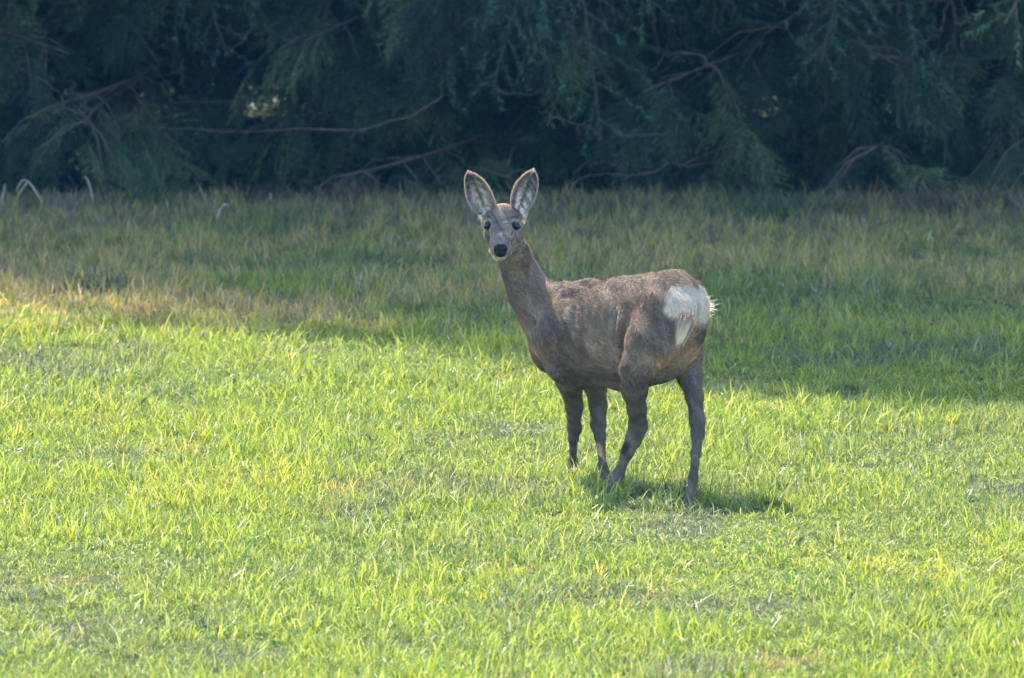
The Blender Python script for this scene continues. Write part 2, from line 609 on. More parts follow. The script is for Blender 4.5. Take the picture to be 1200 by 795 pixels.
# head
PRIMS += chain([(590, 260.5, DH, 21.5)], 0.012, 1.0, 'head')
PRIMS += chain([(589, 266, DH - 0.03, 17), (588.3, 274, DH - 0.08, 13.5), (586.5, 285, DH - 0.14, 11), (586.3, 293, DH - 0.16, 9.8)], 0.020, 1.0, 'head')
PRIMS += chain([(576.5, 261, DH - 0.025, 8.5)], 0.018, 1.0, 'head')
PRIMS += chain([(602.5, 261, DH - 0.025, 9.5)], 0.018, 1.0, 'head')
PRIMS += chain([(579.5, 275, DH - 0.035, 12)], 0.022, 1.0, 'head')
PRIMS += chain([(599.5, 277, DH - 0.035, 13.5)], 0.022, 1.0, 'head')
PRIMS += chain([(579, 294, DH - 0.12, 6), (584, 299.5, DH - 0.125, 6), (592.5, 296, DH - 0.11, 6.5)], 0.010, 1.0, 'head')
PRIMS += chain([(591, 288, DH - 0.05, 13), (596, 284, DH, 15)], 0.015, 1.0, 'head')
# near fore leg
PRIMS += chain([(655, 398, 30.16, 32), (661, 424, 30.16, 22.5), (668, 447, 30.2, 15.5), (673, 476, 30.3, 10),
                (673, 502, 30.37, 7.9), (672, 514, 30.39, 6.0), (671.5, 540, g(559) + 0.03, 4.1), (671, 549, g(559) + 0.01, 5.0), (669, 558, g(559) - 0.02, 4.6)], 0.02, 1.0, 'down')
# far fore leg
PRIMS += chain([(688, 420, 30.36, 20), (697, 447, 30.36, 15), (701, 476, 30.36, 10.3), (701, 497, 30.34, 9.4),
                (703.5, 512, 30.32, 6.6), (706.5, 545, g(569) + 0.02, 4.0), (709, 556, g(569), 4.8), (711, 568, g(569) - 0.03, 4.6)], 0.02, 1.0, 'down')
# near hind leg
PRIMS += chain([(779, 370, 29.91, 38), (761, 405, 29.83, 28), (746, 431, 29.81, 18), (743.5, 457, 29.87, 14.2), (746, 480, 29.93, 10.2),
                (748, 499, 29.97, 10.2), (742, 516, 29.96, 8.8), (735.5, 530, 29.95, 7.0), (725, 556, g(580) + 0.03, 5.2), (720, 567, g(580), 6.6), (715, 579, g(580) - 0.04, 5.6)], 0.028, 1.0, 'down')
# far hind leg
PRIMS += chain([(800, 382, 30.03, 29), (804.5, 413, 30.05, 19.5), (808, 440, 30.02, 14.5), (814, 466, 29.93, 9.8),
                (817, 493, 29.85, 8.9), (817.5, 508, 29.8, 7.6), (815.5, 532, 29.74, 5.8), (812.5, 560, g(595) + 0.06, 4.6), (810, 577, g(595) + 0.02, 5.2), (807, 594, g(595) - 0.02, 5.0)], 0.02, 1.0, 'down')


def prim_dist(pr, pts):
    a, ra, b, rb, k, sq, fl = pr
    if sq != 1.0:
        M = np.eye(3) + (sq - 1) * np.outer(LAT, LAT)
        pts = pts @ M.T
        a, b = M @ a, M @ b
    ab = b - a
    L2 = ab @ ab
    t = np.clip(((pts - a) @ ab) / L2, 0, 1) if L2 > 1e-12 else np.zeros(pts.shape[:-1])
    q = pts - a - t[..., None] * ab
    return np.sqrt((q * q).sum(-1)) - (ra + t * (rb - ra))


VOX = 0.0042
lo = np.array((-0.25, 29.45, -0.03))
hi = np.array((0.82, 30.75, 1.28))
dims = np.ceil((hi - lo) / VOX).astype(int)
field = np.full(dims, 0.2, np.float32)
for pr in PRIMS:
    a, ra, b, rb = pr[:4]
    rm = max(ra, rb) + pr[4] + 0.012
    l = np.maximum(((np.minimum(a, b) - rm - lo) / VOX).astype(int), 0)
    h = np.minimum(((np.maximum(a, b) + rm - lo) / VOX).astype(int) + 2, dims)
    ax = [lo[i] + VOX * np.arange(l[i], h[i]) for i in range(3)]
    G = np.stack(np.meshgrid(*ax, indexing='ij'), -1)
    d = prim_dist(pr, G.reshape(-1, 3)).reshape(G.shape[:3]).astype(np.float32)
    sub = field[l[0]:h[0], l[1]:h[1], l[2]:h[2]]
    k = pr[4]
    hh = np.maximum(k - np.abs(sub - d), 0) / k
    field[l[0]:h[0], l[1]:h[1], l[2]:h[2]] = np.minimum(sub, d) - hh * hh * k * 0.25
try:
    import openvdb as vdb
except ImportError:
    import pyopenvdb as vdb
grid = vdb.FloatGrid(0.2)
grid.copyFromArray(field)
bv, bq = grid.convertToQuads(0.0)
bv = np.asarray(bv, float) * VOX + lo
bq = np.asarray(bq)[:, ::-1]
BVH = BVHTree.FromPolygons([tuple(v) for v in bv], [tuple(map(int, q)) for q in bq])


def hit(px, py):
    """where the camera ray through a photo pixel first meets the deer's body"""
    o = Vector((0, 0, CAM_H))
    d = (Vector(P(px, py, 30.0)) - o).normalized()
    r = BVH.ray_cast(o, d)
    return (np.array(r[0]), np.array(r[1])) if r[0] else (P(px, py, 30.1), np.array((0, -1.0, 0)))


def n3(p, f, s):
    return vnoise(p[:, 0] * f + 17.3 * s + p[:, 2] * f * 0.7, p[:, 2] * f - p[:, 1] * f * 0.8 + 5.1 * s, s)


GREY = np.array((0.222, 0.176, 0.136))
WARM = np.array((0.60, 0.415, 0.27))
DARK = np.array((0.045, 0.038, 0.038))
PALE = np.array((0.72, 0.68, 0.60))
BUFF = np.array((0.42, 0.35, 0.25))


def blob(p, c, r, soft=0.35):
    d = np.sqrt((((p - c) / np.asarray(r)) ** 2).sum(-1))
    return 1 - sstep(1 - soft, 1 + soft, d)


def H(px, py):
    return hit(px, py)[0]


SPOTS = [  # centre, radii (m), colour, strength
    (H(802, 352), (0.062, 0.10, 0.056), PALE, 1.0),
    (H(823, 358), (0.048, 0.14, 0.062), PALE, 1.0),
    (H(789, 362), (0.034, 0.05, 0.030), PALE, 0.95),
    (H(790, 435), (0.05, 0.12, 0.08), BUFF, 0.6),
    (H(768, 440), (0.05, 0.08, 0.035), BUFF, 0.75),
    (H(720, 455), (0.12, 0.16, 0.030), BUFF, 0.7),
    (H(643, 436), (0.035, 0.06, 0.03), BUFF, 0.5),
    (P(731, 525, 29.93), (0.022, 0.03, 0.022), DARK, 0.95),
    (P(824, 527, 29.76), (0.016, 0.03, 0.018), DARK, 0.95),
    (H(748, 350), (0.03, 0.06, 0.05), DARK, 0.3),
    (H(799, 333), (0.012, 0.05, 0.020), WARM * 0.8, 0.9),
    (H(817.5, 362), (0.007, 0.03, 0.045), BUFF * 0.7, 0.6),
    (H(822, 397), (0.028, 0.08, 0.035), DARK, 0.6),
    (H(664, 505), (0.2, 0.2, 0.02), DARK, 0.0),
    (H(666, 344), (0.035, 0.05, 0.022), DARK, 0.6),
    (H(690, 333), (0.05, 0.05, 0.010), DARK, 0.5),
    # face
    (H(588, 266), (0.024, 0.05, 0.05), np.array((0.20, 0.18, 0.18)), 0.6),
    (H(587, 281), (0.024, 0.03, 0.012), np.array((0.30, 0.28, 0.29)), 0.7),
    (H(589, 242), (0.035, 0.06, 0.018), BUFF * 1.1, 0.7),
    (H(604, 259), (0.022, 0.04, 0.014), BUFF, 0.7),
    (H(573, 259), (0.018, 0.04, 0.014), BUFF, 0.7),
    (H(585, 303), (0.032, 0.05, 0.011), PALE * 1.05, 1.0),
    (H(575, 297), (0.010, 0.03, 0.014), PALE, 0.5),
    (H(572, 288), (0.012, 0.04, 0.014), DARK, 0.5),
    (H(566.5, 252), (0.010, 0.06, 0.025), PALE, 0.8),
    (H(613, 250), (0.008, 0.03, 0.025), PALE, 0.6),
    (H(596, 308), (0.035, 0.08, 0.025), BUFF * 0.9, 0.8),
    (H(571, 264), (0.027, 0.04, 0.024), BUFF * 1.1, 0.75),
    (H(604.7, 264.5), (0.027, 0.04, 0.024), BUFF * 1.1, 0.75),
    (H(571, 265), (0.0175, 0.03, 0.0165), DARK, 0.9),
    (H(604.7, 265.5), (0.0175, 0.03, 0.0165), DARK, 0.9),
    (H(604, 255), (0.016, 0.03, 0.006), DARK, 0.6),
    (H(573, 255), (0.012, 0.03, 0.006), DARK, 0.6),
]
for px_, py_ in ((722, 368), (716, 380), (663, 350), (675, 338), (672, 392), (663, 366)):
    SPOTS.append((H(px_, py_), (0.012, 0.03, 0.022), BUFF * 1.15, 0.55))


def coat_col(p, nrm):
    n = len(p)
    c = np.tile(GREY, (n, 1))
    z = p[:, 2]
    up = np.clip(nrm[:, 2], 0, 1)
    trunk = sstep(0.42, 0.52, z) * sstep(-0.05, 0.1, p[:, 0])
    c = c + (WARM - c) * (trunk * np.clip(0.26 + 1.1 * up, 0, 1) * 0.9)[:, None]  # sunlit warmth painted into the coat, stronger on upward faces
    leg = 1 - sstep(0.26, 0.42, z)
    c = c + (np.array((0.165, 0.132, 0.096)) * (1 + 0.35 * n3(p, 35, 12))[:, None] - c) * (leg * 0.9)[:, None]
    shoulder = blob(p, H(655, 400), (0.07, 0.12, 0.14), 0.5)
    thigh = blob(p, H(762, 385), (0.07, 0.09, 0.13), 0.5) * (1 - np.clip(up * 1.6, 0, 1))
    c = c * (1 - 0.30 * shoulder - 0.22 * thigh)[:, None]  # shoulder painted darker against the sunlit flank; thigh darker off its top
    c = c * (1 + 0.15 * n3(p, 20, 3) + 0.16 * n3(p, 55, 4) + 0.06 * n3(p, 120, 5))[:, None]
    hd = sstep(P(600, 312, 30.2)[2], P(600, 300, 30.2)[2], z) * (p[:, 0] < P(618, 300, 30.2)[0])
    c = c + (np.array((0.36, 0.30, 0.25))[None] * (1 + 0.35 * n3(p, 70, 6) + 0.35 * n3(p, 170, 7))[:, None] - c) * (0.8 * hd)[:, None]
    for ctr, r, col, s in SPOTS:
        m = np.clip(blob(p + 0.006 * np.stack([n3(p, 45, 8 + i) for i in range(3)], 1) + 0.003 * np.stack([n3(p, 130, 18 + i) for i in range(3)], 1), ctr, r) * s, 0, 1)
        c = c + (col - c) * m[:, None]
    return np.clip(c, 0.01, 0.9)


def fur_mat(name, trans=0.25):
    m = leafy_mat(name, trans, 0.75, 0.12, None, (2.0, 1.75, 1.5))
    return m


M_FUR = fur_mat("deer_fur", 0.45)
M_HIDE = fur_mat("deer_hide", 0.0)

def relief(p, nr):
    """muscle, rib and moulting relief of the hide"""
    trunk = sstep(0.40, 0.50, p[:, 2]) * sstep(-0.03, 0.06, p[:, 0])
    along = -(p @ HEAD_DIR)
    ribs = np.sin(along * 150) * blob(p, H(700, 385), (0.13, 0.2, 0.09)) * 0.0012
    d = 0.0045 * n3(p, 11, 90) + 0.0028 * n3(p, 26, 91) + 0.0014 * n3(p, 60, 92)
    groove = 0.017 * blob(p, H(727, 395), (0.012, 0.05, 0.10), 0.8) + 0.014 * blob(p, H(678, 400), (0.010, 0.05, 0.10), 0.8) \
        + 0.007 * blob(p, H(741, 350), (0.05, 0.07, 0.022), 0.8) \
        + 0.014 * blob(p, H(722, 418), (0.016, 0.06, 0.06), 0.8) + 0.010 * blob(p, H(686, 432), (0.016, 0.05, 0.04), 0.8) \
        + 0.007 * blob(p, H(784, 402), (0.03, 0.05, 0.04), 0.8)
    lump = 0.006 * blob(p, H(668, 345), (0.02, 0.04, 0.015), 0.6) + 0.007 * blob(p, H(722, 370), (0.012, 0.04, 0.03), 0.6)
    return d * (0.35 + 0.65 * trunk) * np.where(p[:, 2] > 1.03, 0.15, 1) + ribs - groove + lump


DEER_BASE = np.array((0.45, 30.02, 0.0))
deer = empty("roe_deer", DEER_BASE, label="grey brown roe deer standing in sunlit grass, pale rump turned, looking straight out", cat="deer")
tmp = mesh_from("body", bv, bq, M_HIDE, True)
vn = np.empty(len(bv) * 3, np.float32)
tmp.vertices.foreach_get("normal", vn)
vn = vn.reshape(-1, 3)
bv = bv + vn * relief(bv, vn)[:, None]
tmp = mesh_from("body", bv - DEER_BASE, bq, M_HIDE, True)
vn = np.empty(len(bv) * 3, np.float32)
tmp.vertices.foreach_get("normal", vn)
vn = vn.reshape(-1, 3)
a_ = tmp.color_attributes.new("tone", 'FLOAT_COLOR', 'POINT')
cc = np.ones((len(bv), 4), np.float32)
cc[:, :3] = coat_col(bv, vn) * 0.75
a_.data.foreach_set("color", cc.ravel())
body = link(bpy.data.objects.new("body", tmp), deer)
print("body verts", len(bv), "normal check", float((vn * (bv - np.array((0.42, 30.05, 0.6)))).sum(1).mean()))


def flow_field(p, nrm):
    best = np.zeros((len(p), 3))
    wsum = np.full(len(p), 1e-9)
    for pr in PRIMS:
        a, ra, b, rb, k, sq, fl = pr
        d = prim_dist(pr, p)
        w = np.exp(-np.clip(d, -0.01, 1) / 0.012)
        if fl == 'along':
            t = b - a
            t = t / (np.linalg.norm(t) + 1e-9) + np.array((0, 0, -0.35))
        elif fl == 'down':
            t = np.array((0.15, -0.1, -1.0))
        else:
            t = np.array((0.05, 0.8, 0.75))
        if fl == 'head':
            tt = np.tile(t, (len(p), 1))
            tt[:, 0] += (p[:, 0] - P(589, 270, 30)[0]) * 25
        else:
            tt = t[None]
        best += w[:, None] * tt
        wsum += w
    f = best / wsum[:, None]
    f /= np.linalg.norm(f, axis=1)[:, None] + 1e-9
    f = f - (f * nrm).sum(1)[:, None] * nrm
    f /= np.linalg.norm(f, axis=1)[:, None] + 1e-9
    return f


def strands(p, nrm, flow, length, width, cols, lift=0.28, curl=0.18):
    n = len(p)
    side = np.cross(flow, nrm)
    side += 0.5 * rng.normal(size=(n, 3)) * 0.6
    side /= np.linalg.norm(side, axis=1)[:, None] + 1e-9
    L = length[:, None]
    f1 = flow + nrm * lift + curl * rng.normal(size=(n, 3))
    f2 = flow + nrm * lift * 0.35 + curl * 1.3 * rng.normal(size=(n, 3)) + np.array((0, 0, -0.12))
    m = p + f1 * L * 0.5
    e = m + f2 * L * 0.5
    w = (width if np.ndim(width) else np.full(n, width))[:, None] * 0.5
    base = p - nrm * 0.002
    V = np.stack((base - side * w, base + side * w, m - side * w * 0.8, m + side * w * 0.8, e), 1).reshape(-1, 3)
    o = np.arange(n)[:, None] * 5
    T = np.concatenate((o + [[0, 1, 3]], o + [[0, 3, 2]], o + [[2, 3, 4]]), 0)
    cl = np.stack((cols * 0.8, cols * 0.8, cols, cols, cols * 1.2), 1).reshape(-1, 3)
    return V, T, cl


def sample_surface(n, v, q):
    tri = np.concatenate((q[:, [0, 1, 2]], q[:, [0, 2, 3]]))
    A_, B_, C2 = v[tri[:, 0]], v[tri[:, 1]], v[tri[:, 2]]
    nn = np.cross(B_ - A_, C2 - A_)
    ar = np.linalg.norm(nn, axis=1)
    i = rng.choice(len(tri), n, p=ar / ar.sum())
    u, w = rng.uniform(size=(2, n))
    f = u + w > 1
    u[f], w[f] = 1 - u[f], 1 - w[f]
    return A_[i] + u[:, None] * (B_[i] - A_[i]) + w[:, None] * (C2[i] - A_[i]), tri[i], i


NH = 185000
hp, htri, _ = sample_surface(NH, bv, bq)
hq = bq[(bv[bq[:, 0], 2] > P(600, 312, 30.2)[2]) & (bv[bq[:, 0], 0] < P(622, 300, 30.2)[0])]
hp2, htri2, _ = sample_surface(16000, bv, hq)
hp, htri = np.concatenate((hp, hp2)), np.concatenate((htri, htri2))
NH = len(hp)
hn = vn[htri].mean(1)
hn /= np.linalg.norm(hn, axis=1)[:, None]
hf = flow_field(hp, hn)
hf = hf + 0.18 * np.stack([n3(hp, 22, 40 + i) for i in range(3)], 1) + 0.32 * np.stack([n3(hp, 75, 50 + i) for i in range(3)], 1)
hf = hf - (hf * hn).sum(1)[:, None] * hn
hf /= np.linalg.norm(hf, axis=1)[:, None]
z = hp[:, 2]
ln = 0.007 + 0.021 * sstep(0.30, 0.48, z)
is_head = (z > P(600, 306, 30.2)[2] + 0.0) & (hp[:, 0] < P(612, 300, 30.2)[0])
ln = np.where(is_head, 0.009, ln)
ln = np.where(is_head & (hp[:, 1] < DH - 0.10), 0.0055, ln)
white = np.maximum(blob(hp, SPOTS[0][0], (0.075, 0.11, 0.07)), blob(hp, SPOTS[1][0], (0.06, 0.13, 0.08)))
ln = ln * (1 - 0.3 * white) * rng.uniform(0.6, 1.35, NH) * (1 + 0.3 * n3(hp, 18, 61))
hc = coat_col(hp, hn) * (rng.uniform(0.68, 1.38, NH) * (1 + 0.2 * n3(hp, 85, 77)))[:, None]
# ragged moulting tufts that stand off the back and flank
lift = 0.30 + 0.22 * n3(hp, 65, 70) + 0.35 * (n3(hp, 34, 71) > 0.4)
lift = lift * (1 - 0.75 * white)
V, T, CL = strands(hp, hn, hf, ln, np.where((ln < 0.01) | (white > 0.5), 0.0013, 0.0020), hc, lift[:, None])
cand, ctri, _ = sample_surface(160000, bv, bq[(bv[bq[:, 0], 0] > P(765, 350, 30)[0]) & (bv[bq[:, 0], 2] > P(800, 400, 30)[2])])
cw = np.maximum(blob(cand, SPOTS[0][0], (0.062, 0.11, 0.058)), blob(cand, SPOTS[1][0], (0.050, 0.14, 0.064)))
cs = cw > 0.45 + 0.35 * n3(cand, 70, 88)
cs &= blob(cand, H(799, 334), (0.016, 0.05, 0.020)) < 0.4 + 0.3 * n3(cand, 120, 89)
cs &= (blob(cand, H(817.5, 366), (0.006, 0.03, 0.036)) < 0.5) | (rng.uniform(size=len(cand)) < 0.3)
cand, ctri = cand[cs][:26000], ctri[cs][:26000]
cn_ = vn[ctri].mean(1)
cn_ /= np.linalg.norm(cn_, axis=1)[:, None]
cf = flow_field(cand, cn_) + 0.35 * np.stack([n3(cand, 45, 140 + i) for i in range(3)], 1)
V2, T2, C2_ = strands(cand, cn_, cf, 0.016 * rng.uniform(0.5, 1.4, len(cand)), 0.0010,
                      np.tile(PALE * 0.98, (len(cand), 1)) * rng.uniform(0.75, 1.15, len(cand))[:, None], 0.42, 0.2)
obj("rump_patch", V2, T2, M_FUR, deer, DEER_BASE, C2_, smooth=False, kind="stuff", label="dense white fur of the rump patch")
obj("coat", V, T, M_FUR, deer, DEER_BASE, CL, smooth=False, kind="stuff")

# loose moulting tufts (pale, lying away from the coat)
def tufts(name, spots, n_each, length, col, spread, dirv=None, up=0.6, width=0.0016, label=None):
    PP, NN, FF, LL, CC = [], [], [], [], []
    for px_, py_ in spots:
        c, nr = hit(px_, py_)
        q = c + rng.normal(size=(n_each, 3)) * spread
        nrr = np.tile(nr, (n_each, 1))
        q = q - ((q - c) * nrr).sum(1)[:, None] * nrr
        fl = flow_field(q, nrr) if dirv is None else np.tile(np.asarray(dirv, float), (n_each, 1))
        PP.append(q); NN.append(nrr); FF.append(fl)
        LL.append(length * rng.uniform(0.5, 1.3, n_each))
        CC.append(np.asarray(col) * rng.uniform(0.6, 1.2, n_each)[:, None])
    V, T, C3 = strands(np.concatenate(PP), np.concatenate(NN), np.concatenate(FF), np.concatenate(LL), width, np.concatenate(CC), up, 0.25)
    return obj(name, V, T, M_FUR, deer, DEER_BASE, C3, smooth=False, kind="stuff", label=label)


tufts("moulting_fur", [(722, 366), (719, 373), (716, 380), (672, 337), (665, 343), (676, 334), (700, 331), (712, 329), (652, 336), (753, 350), (636, 405)],
      60, 0.035, (0.42, 0.37, 0.33), 0.007, None, 0.7, label="ragged pale tufts of winter coat coming loose")
tufts("raised_fur", [(660, 345), (667, 342), (676, 341), (698, 330), (705, 329), (713, 328), (689, 331), (728, 372)],
      45, 0.034, (0.12, 0.10, 0.09), 0.011, None, 0.45, 0.0018, label="dark ruffled fur along the withers")
tufts("pale_fur_edge", [(672, 335), (678, 335), (684, 334), (657, 341), (655, 347), (719, 369), (716, 376), (724, 363), (750, 352), (752, 358), (666, 364), (671, 384), (668, 376)],
      60, 0.024, (0.46, 0.39, 0.33), 0.006, None, 0.5, 0.0015, label="pale edges of the ruffled fur")
# pale hanging tuft below the rump patch
Vt, Tt, Ct = [], [], []
nt_ = 1500
c0, nr0 = hit(808, 368)
u = rng.uniform(size=nt_)
base_p = np.stack([P(804 - 3 * b_r + 7.5 * a_r, 367 + 14 * b_r, 29.79 + 0.01 * c_r) for a_r, b_r, c_r in
                   zip(rng.normal(0, 0.5, nt_), u, rng.normal(0, 1, nt_))])
dv = np.tile(np.array((-0.35, -0.05, -1.0)), (nt_, 1)) + 0.11 * rng.normal(size=(nt_, 3))
dv[:, 0] -= (base_p[:, 0] - base_p[:, 0].mean()) * 9
col = (PALE[None] + (np.array((0.40, 0.27, 0.2)) - PALE)[None] * (1 - u)[:, None] * 0.9) * rng.uniform(0.75, 1.15, nt_)[:, None]
Vt, Tt, Ct = strands(base_p, np.tile(nr0, (nt_, 1)), dv * np.array((1, 1, 1)), 0.060 * rng.uniform(0.4, 1.3, nt_) * (0.75 + 0.4 * u), 0.0017, col, 0.05, 0.07)
obj("rump_tuft", Vt, Tt, M_FUR, deer, DEER_BASE, Ct, smooth=False, kind="stuff", label="pale tuft of long hair hanging under the rump patch")
# a wisp of loose hair sticking out behind the rump
nw = 90
wb = np.stack([P(830 + rng.normal(0, 2), 361 + rng.normal(0, 5), 29.95 + rng.normal(0, 0.01)) for _ in range(nw)])
wd = np.tile(np.array((1.0, 0, 0.1)), (nw, 1)) + 0.45 * rng.normal(size=(nw, 3))
Vw, Tw, Cw = strands(wb, np.tile(np.array((1.0, 0, 0)), (nw, 1)), wd, 0.021 * rng.uniform(0.4, 1.4, nw), 0.0012, np.tile(PALE * 1.1, (nw, 1)), 0.0, 0.3)
obj("loose_hair", Vw, Tw, M_FUR, deer, DEER_BASE, Cw, smooth=False, kind="stuff")
nw = 8
wb = np.stack([P(578 + rng.normal(0, 2.5), 303 + rng.normal(0, 1.5), DH - 0.12 + rng.normal(0, 0.01)) for _ in range(nw)])
wd = np.tile(np.array((-0.5, -0.3, -0.8)), (nw, 1)) + 0.5 * rng.normal(size=(nw, 3))
Vw, Tw, Cw = strands(wb, np.tile(np.array((0, -1.0, 0)), (nw, 1)), wd, 0.022 * rng.uniform(0.4, 1.4, nw), 0.0004, np.tile(PALE * 0.7, (nw, 1)), 0.0, 0.3)
obj("whiskers", Vw, Tw, M_FUR, deer, DEER_BASE, Cw, smooth=False, kind="stuff")

tufts("ear_base_fur", [(562, 253), (564, 257), (565.5, 263), (616, 252), (614, 258)], 40, 0.010, PALE * 0.6, 0.0045, (0, 0, -1.0), 0.25, 0.0008, label="white hair below the ear base")

# eyes
def plain(name, col, rough, spec=0.5, coat=0.0):
    m, N, L = new_mat(name)
    out = N.new("ShaderNodeOutputMaterial")
    p = N.new("ShaderNodeBsdfPrincipled")
    no = N.new("ShaderNodeTexNoise")
    no.inputs["Scale"].default_value = 300
    rp = N.new("ShaderNodeValToRGB")
    rp.color_ramp.elements[0].color = (*[c * 0.6 for c in col], 1)
    rp.color_ramp.elements[1].color = (*[c * 1.5 for c in col], 1)
    L.new(no.outputs[0], rp.inputs[0])
    L.new(rp.outputs[0], p.inputs["Base Color"])
    p.inputs["Roughness"].default_value = rough
    p.inputs["Specular IOR Level"].default_value = spec
    p.inputs["Coat Weight"].default_value = coat
    p.inputs["Coat Roughness"].default_value = 0.05
    L.new(p.outputs[0], out.inputs[0])
    return m


M_EYE = plain("eye_gloss", (0.006, 0.004, 0.004), 0.06, 0.5)
M_LID = plain("eyelid_skin", (0.03, 0.022, 0.02), 0.9, 0.1)
M_NOSE = plain("nose_skin", (0.007, 0.008, 0.010), 0.62, 0.25)
M_HOOF = plain("hoof_horn", (0.03, 0.026, 0.024), 0.5)


def ball(c, r, scale=(1, 1, 1), seg=20, rings=12, fn=None):
    V, F = [], []
    for i in range(rings + 1):
        th = math.pi * i / rings
        for j in range(seg):
            ph = 2 * math.pi * j / seg
            v = np.array((math.sin(th) * math.cos(ph), math.sin(th) * math.sin(ph), math.cos(th)))
            if fn:
                v = fn(v)
            V.append(np.asarray(c) + v * r * np.asarray(scale))
    for i in range(rings):
        for j in range(seg):
            a = i * seg + j
            b = i * seg + (j + 1) % seg
            F.append((a, a + seg, b + seg, b))
    return np.array(V), np.array(F)


for ex, ey in ((571.6, 265), (604.6, 265.6)):
    c, nr = hit(ex, ey)
    v, f = ball(c - nr * 0.0048, 0.0148, (1.0, 1.0, 0.92))
    obj("eye", v, f, M_EYE, deer, DEER_BASE)
    # upper lid: a curved rim of dark skin above the ball
    tb = Tubes()
    pts = []
    for a in np.linspace(-0.25, math.pi + 0.25, 11):
        pts.append(c + nr * 0.001 + np.array((math.cos(a) * 0.0150, 0, math.sin(a) * 0.0135)) - nr * 0.004 * abs(math.cos(a)))
    tb.add(smooth_path(pts, 20), np.full(20, 0.0018), 6)
    v, f = tb.data()
    obj("eyelid", v, f, M_LID, deer, DEER_BASE)


def nose_fn(v):
    v = v.copy()
    w = 1.0 + 0.22 * v[2]                     # wider at the top
    v[0] *= w
    v[0] = math.copysign(abs(v[0]) ** 0.85, v[0])
    if v[1] < 0:
        for s in (-1, 1):
            dd = ((v[0] - s * 0.62) / 0.26) ** 2 + ((v[2] + 0.05) / 0.34) ** 2
            v[1] += 0.40 * math.exp(-dd)
        v[1] += 0.22 * math.exp(-(v[0] / 0.1) ** 2) * (1 if v[2] < 0 else 0.3)
    return v


cn, nn_ = hit(586.4, 293.5)
v, f = ball(P(586.6, 293.8, cn[1] + 0.012), 0.0250, (1.02, 0.75, 1.0), 36, 26, nose_fn)
obj("nose", v, f, M_NOSE, deer, DEER_BASE)
# mouth line
tb = Tubes()
mp = [hit(x, y)[0] + np.array((0, -0.001, 0)) for x, y in ((580.5, 302.5), (583, 303.6), (586.5, 304.1), (590, 303.7), (594, 303))]
tb.add(smooth_path(mp, 14), np.array([0.0004] + [0.001] * 12 + [0.0004]), 6)
v, f = tb.data()
obj("mouth", v, f, M_NOSE, deer, DEER_BASE)

# hooves
for px_, py_, gd in ((668, 562, 559), (711.5, 571, 569), (713, 583, 580), (806, 598, 595)):
    for s in (-1, 1):
        b = P(px_ + s * 2.6, py_ - 2, g(gd) - 0.03)
        b[2] = 0.018

        def hoof_fn(v):
            v = v.copy()
            if v[2] < -0.4:
                v[2] = -0.4
            v[:2] *= 1.25 - 0.4 * (v[2] + 0.4)
            return v
        v, f = ball(b, 0.012, (0.8, 1.7, 1.8), 12, 8, hoof_fn)
        obj("hoof", v, f, M_HOOF, deer, DEER_BASE)

# ears: cupped shells with a furred inside
def lerp_outline(pts, n):
    return smooth_path(pts, n)


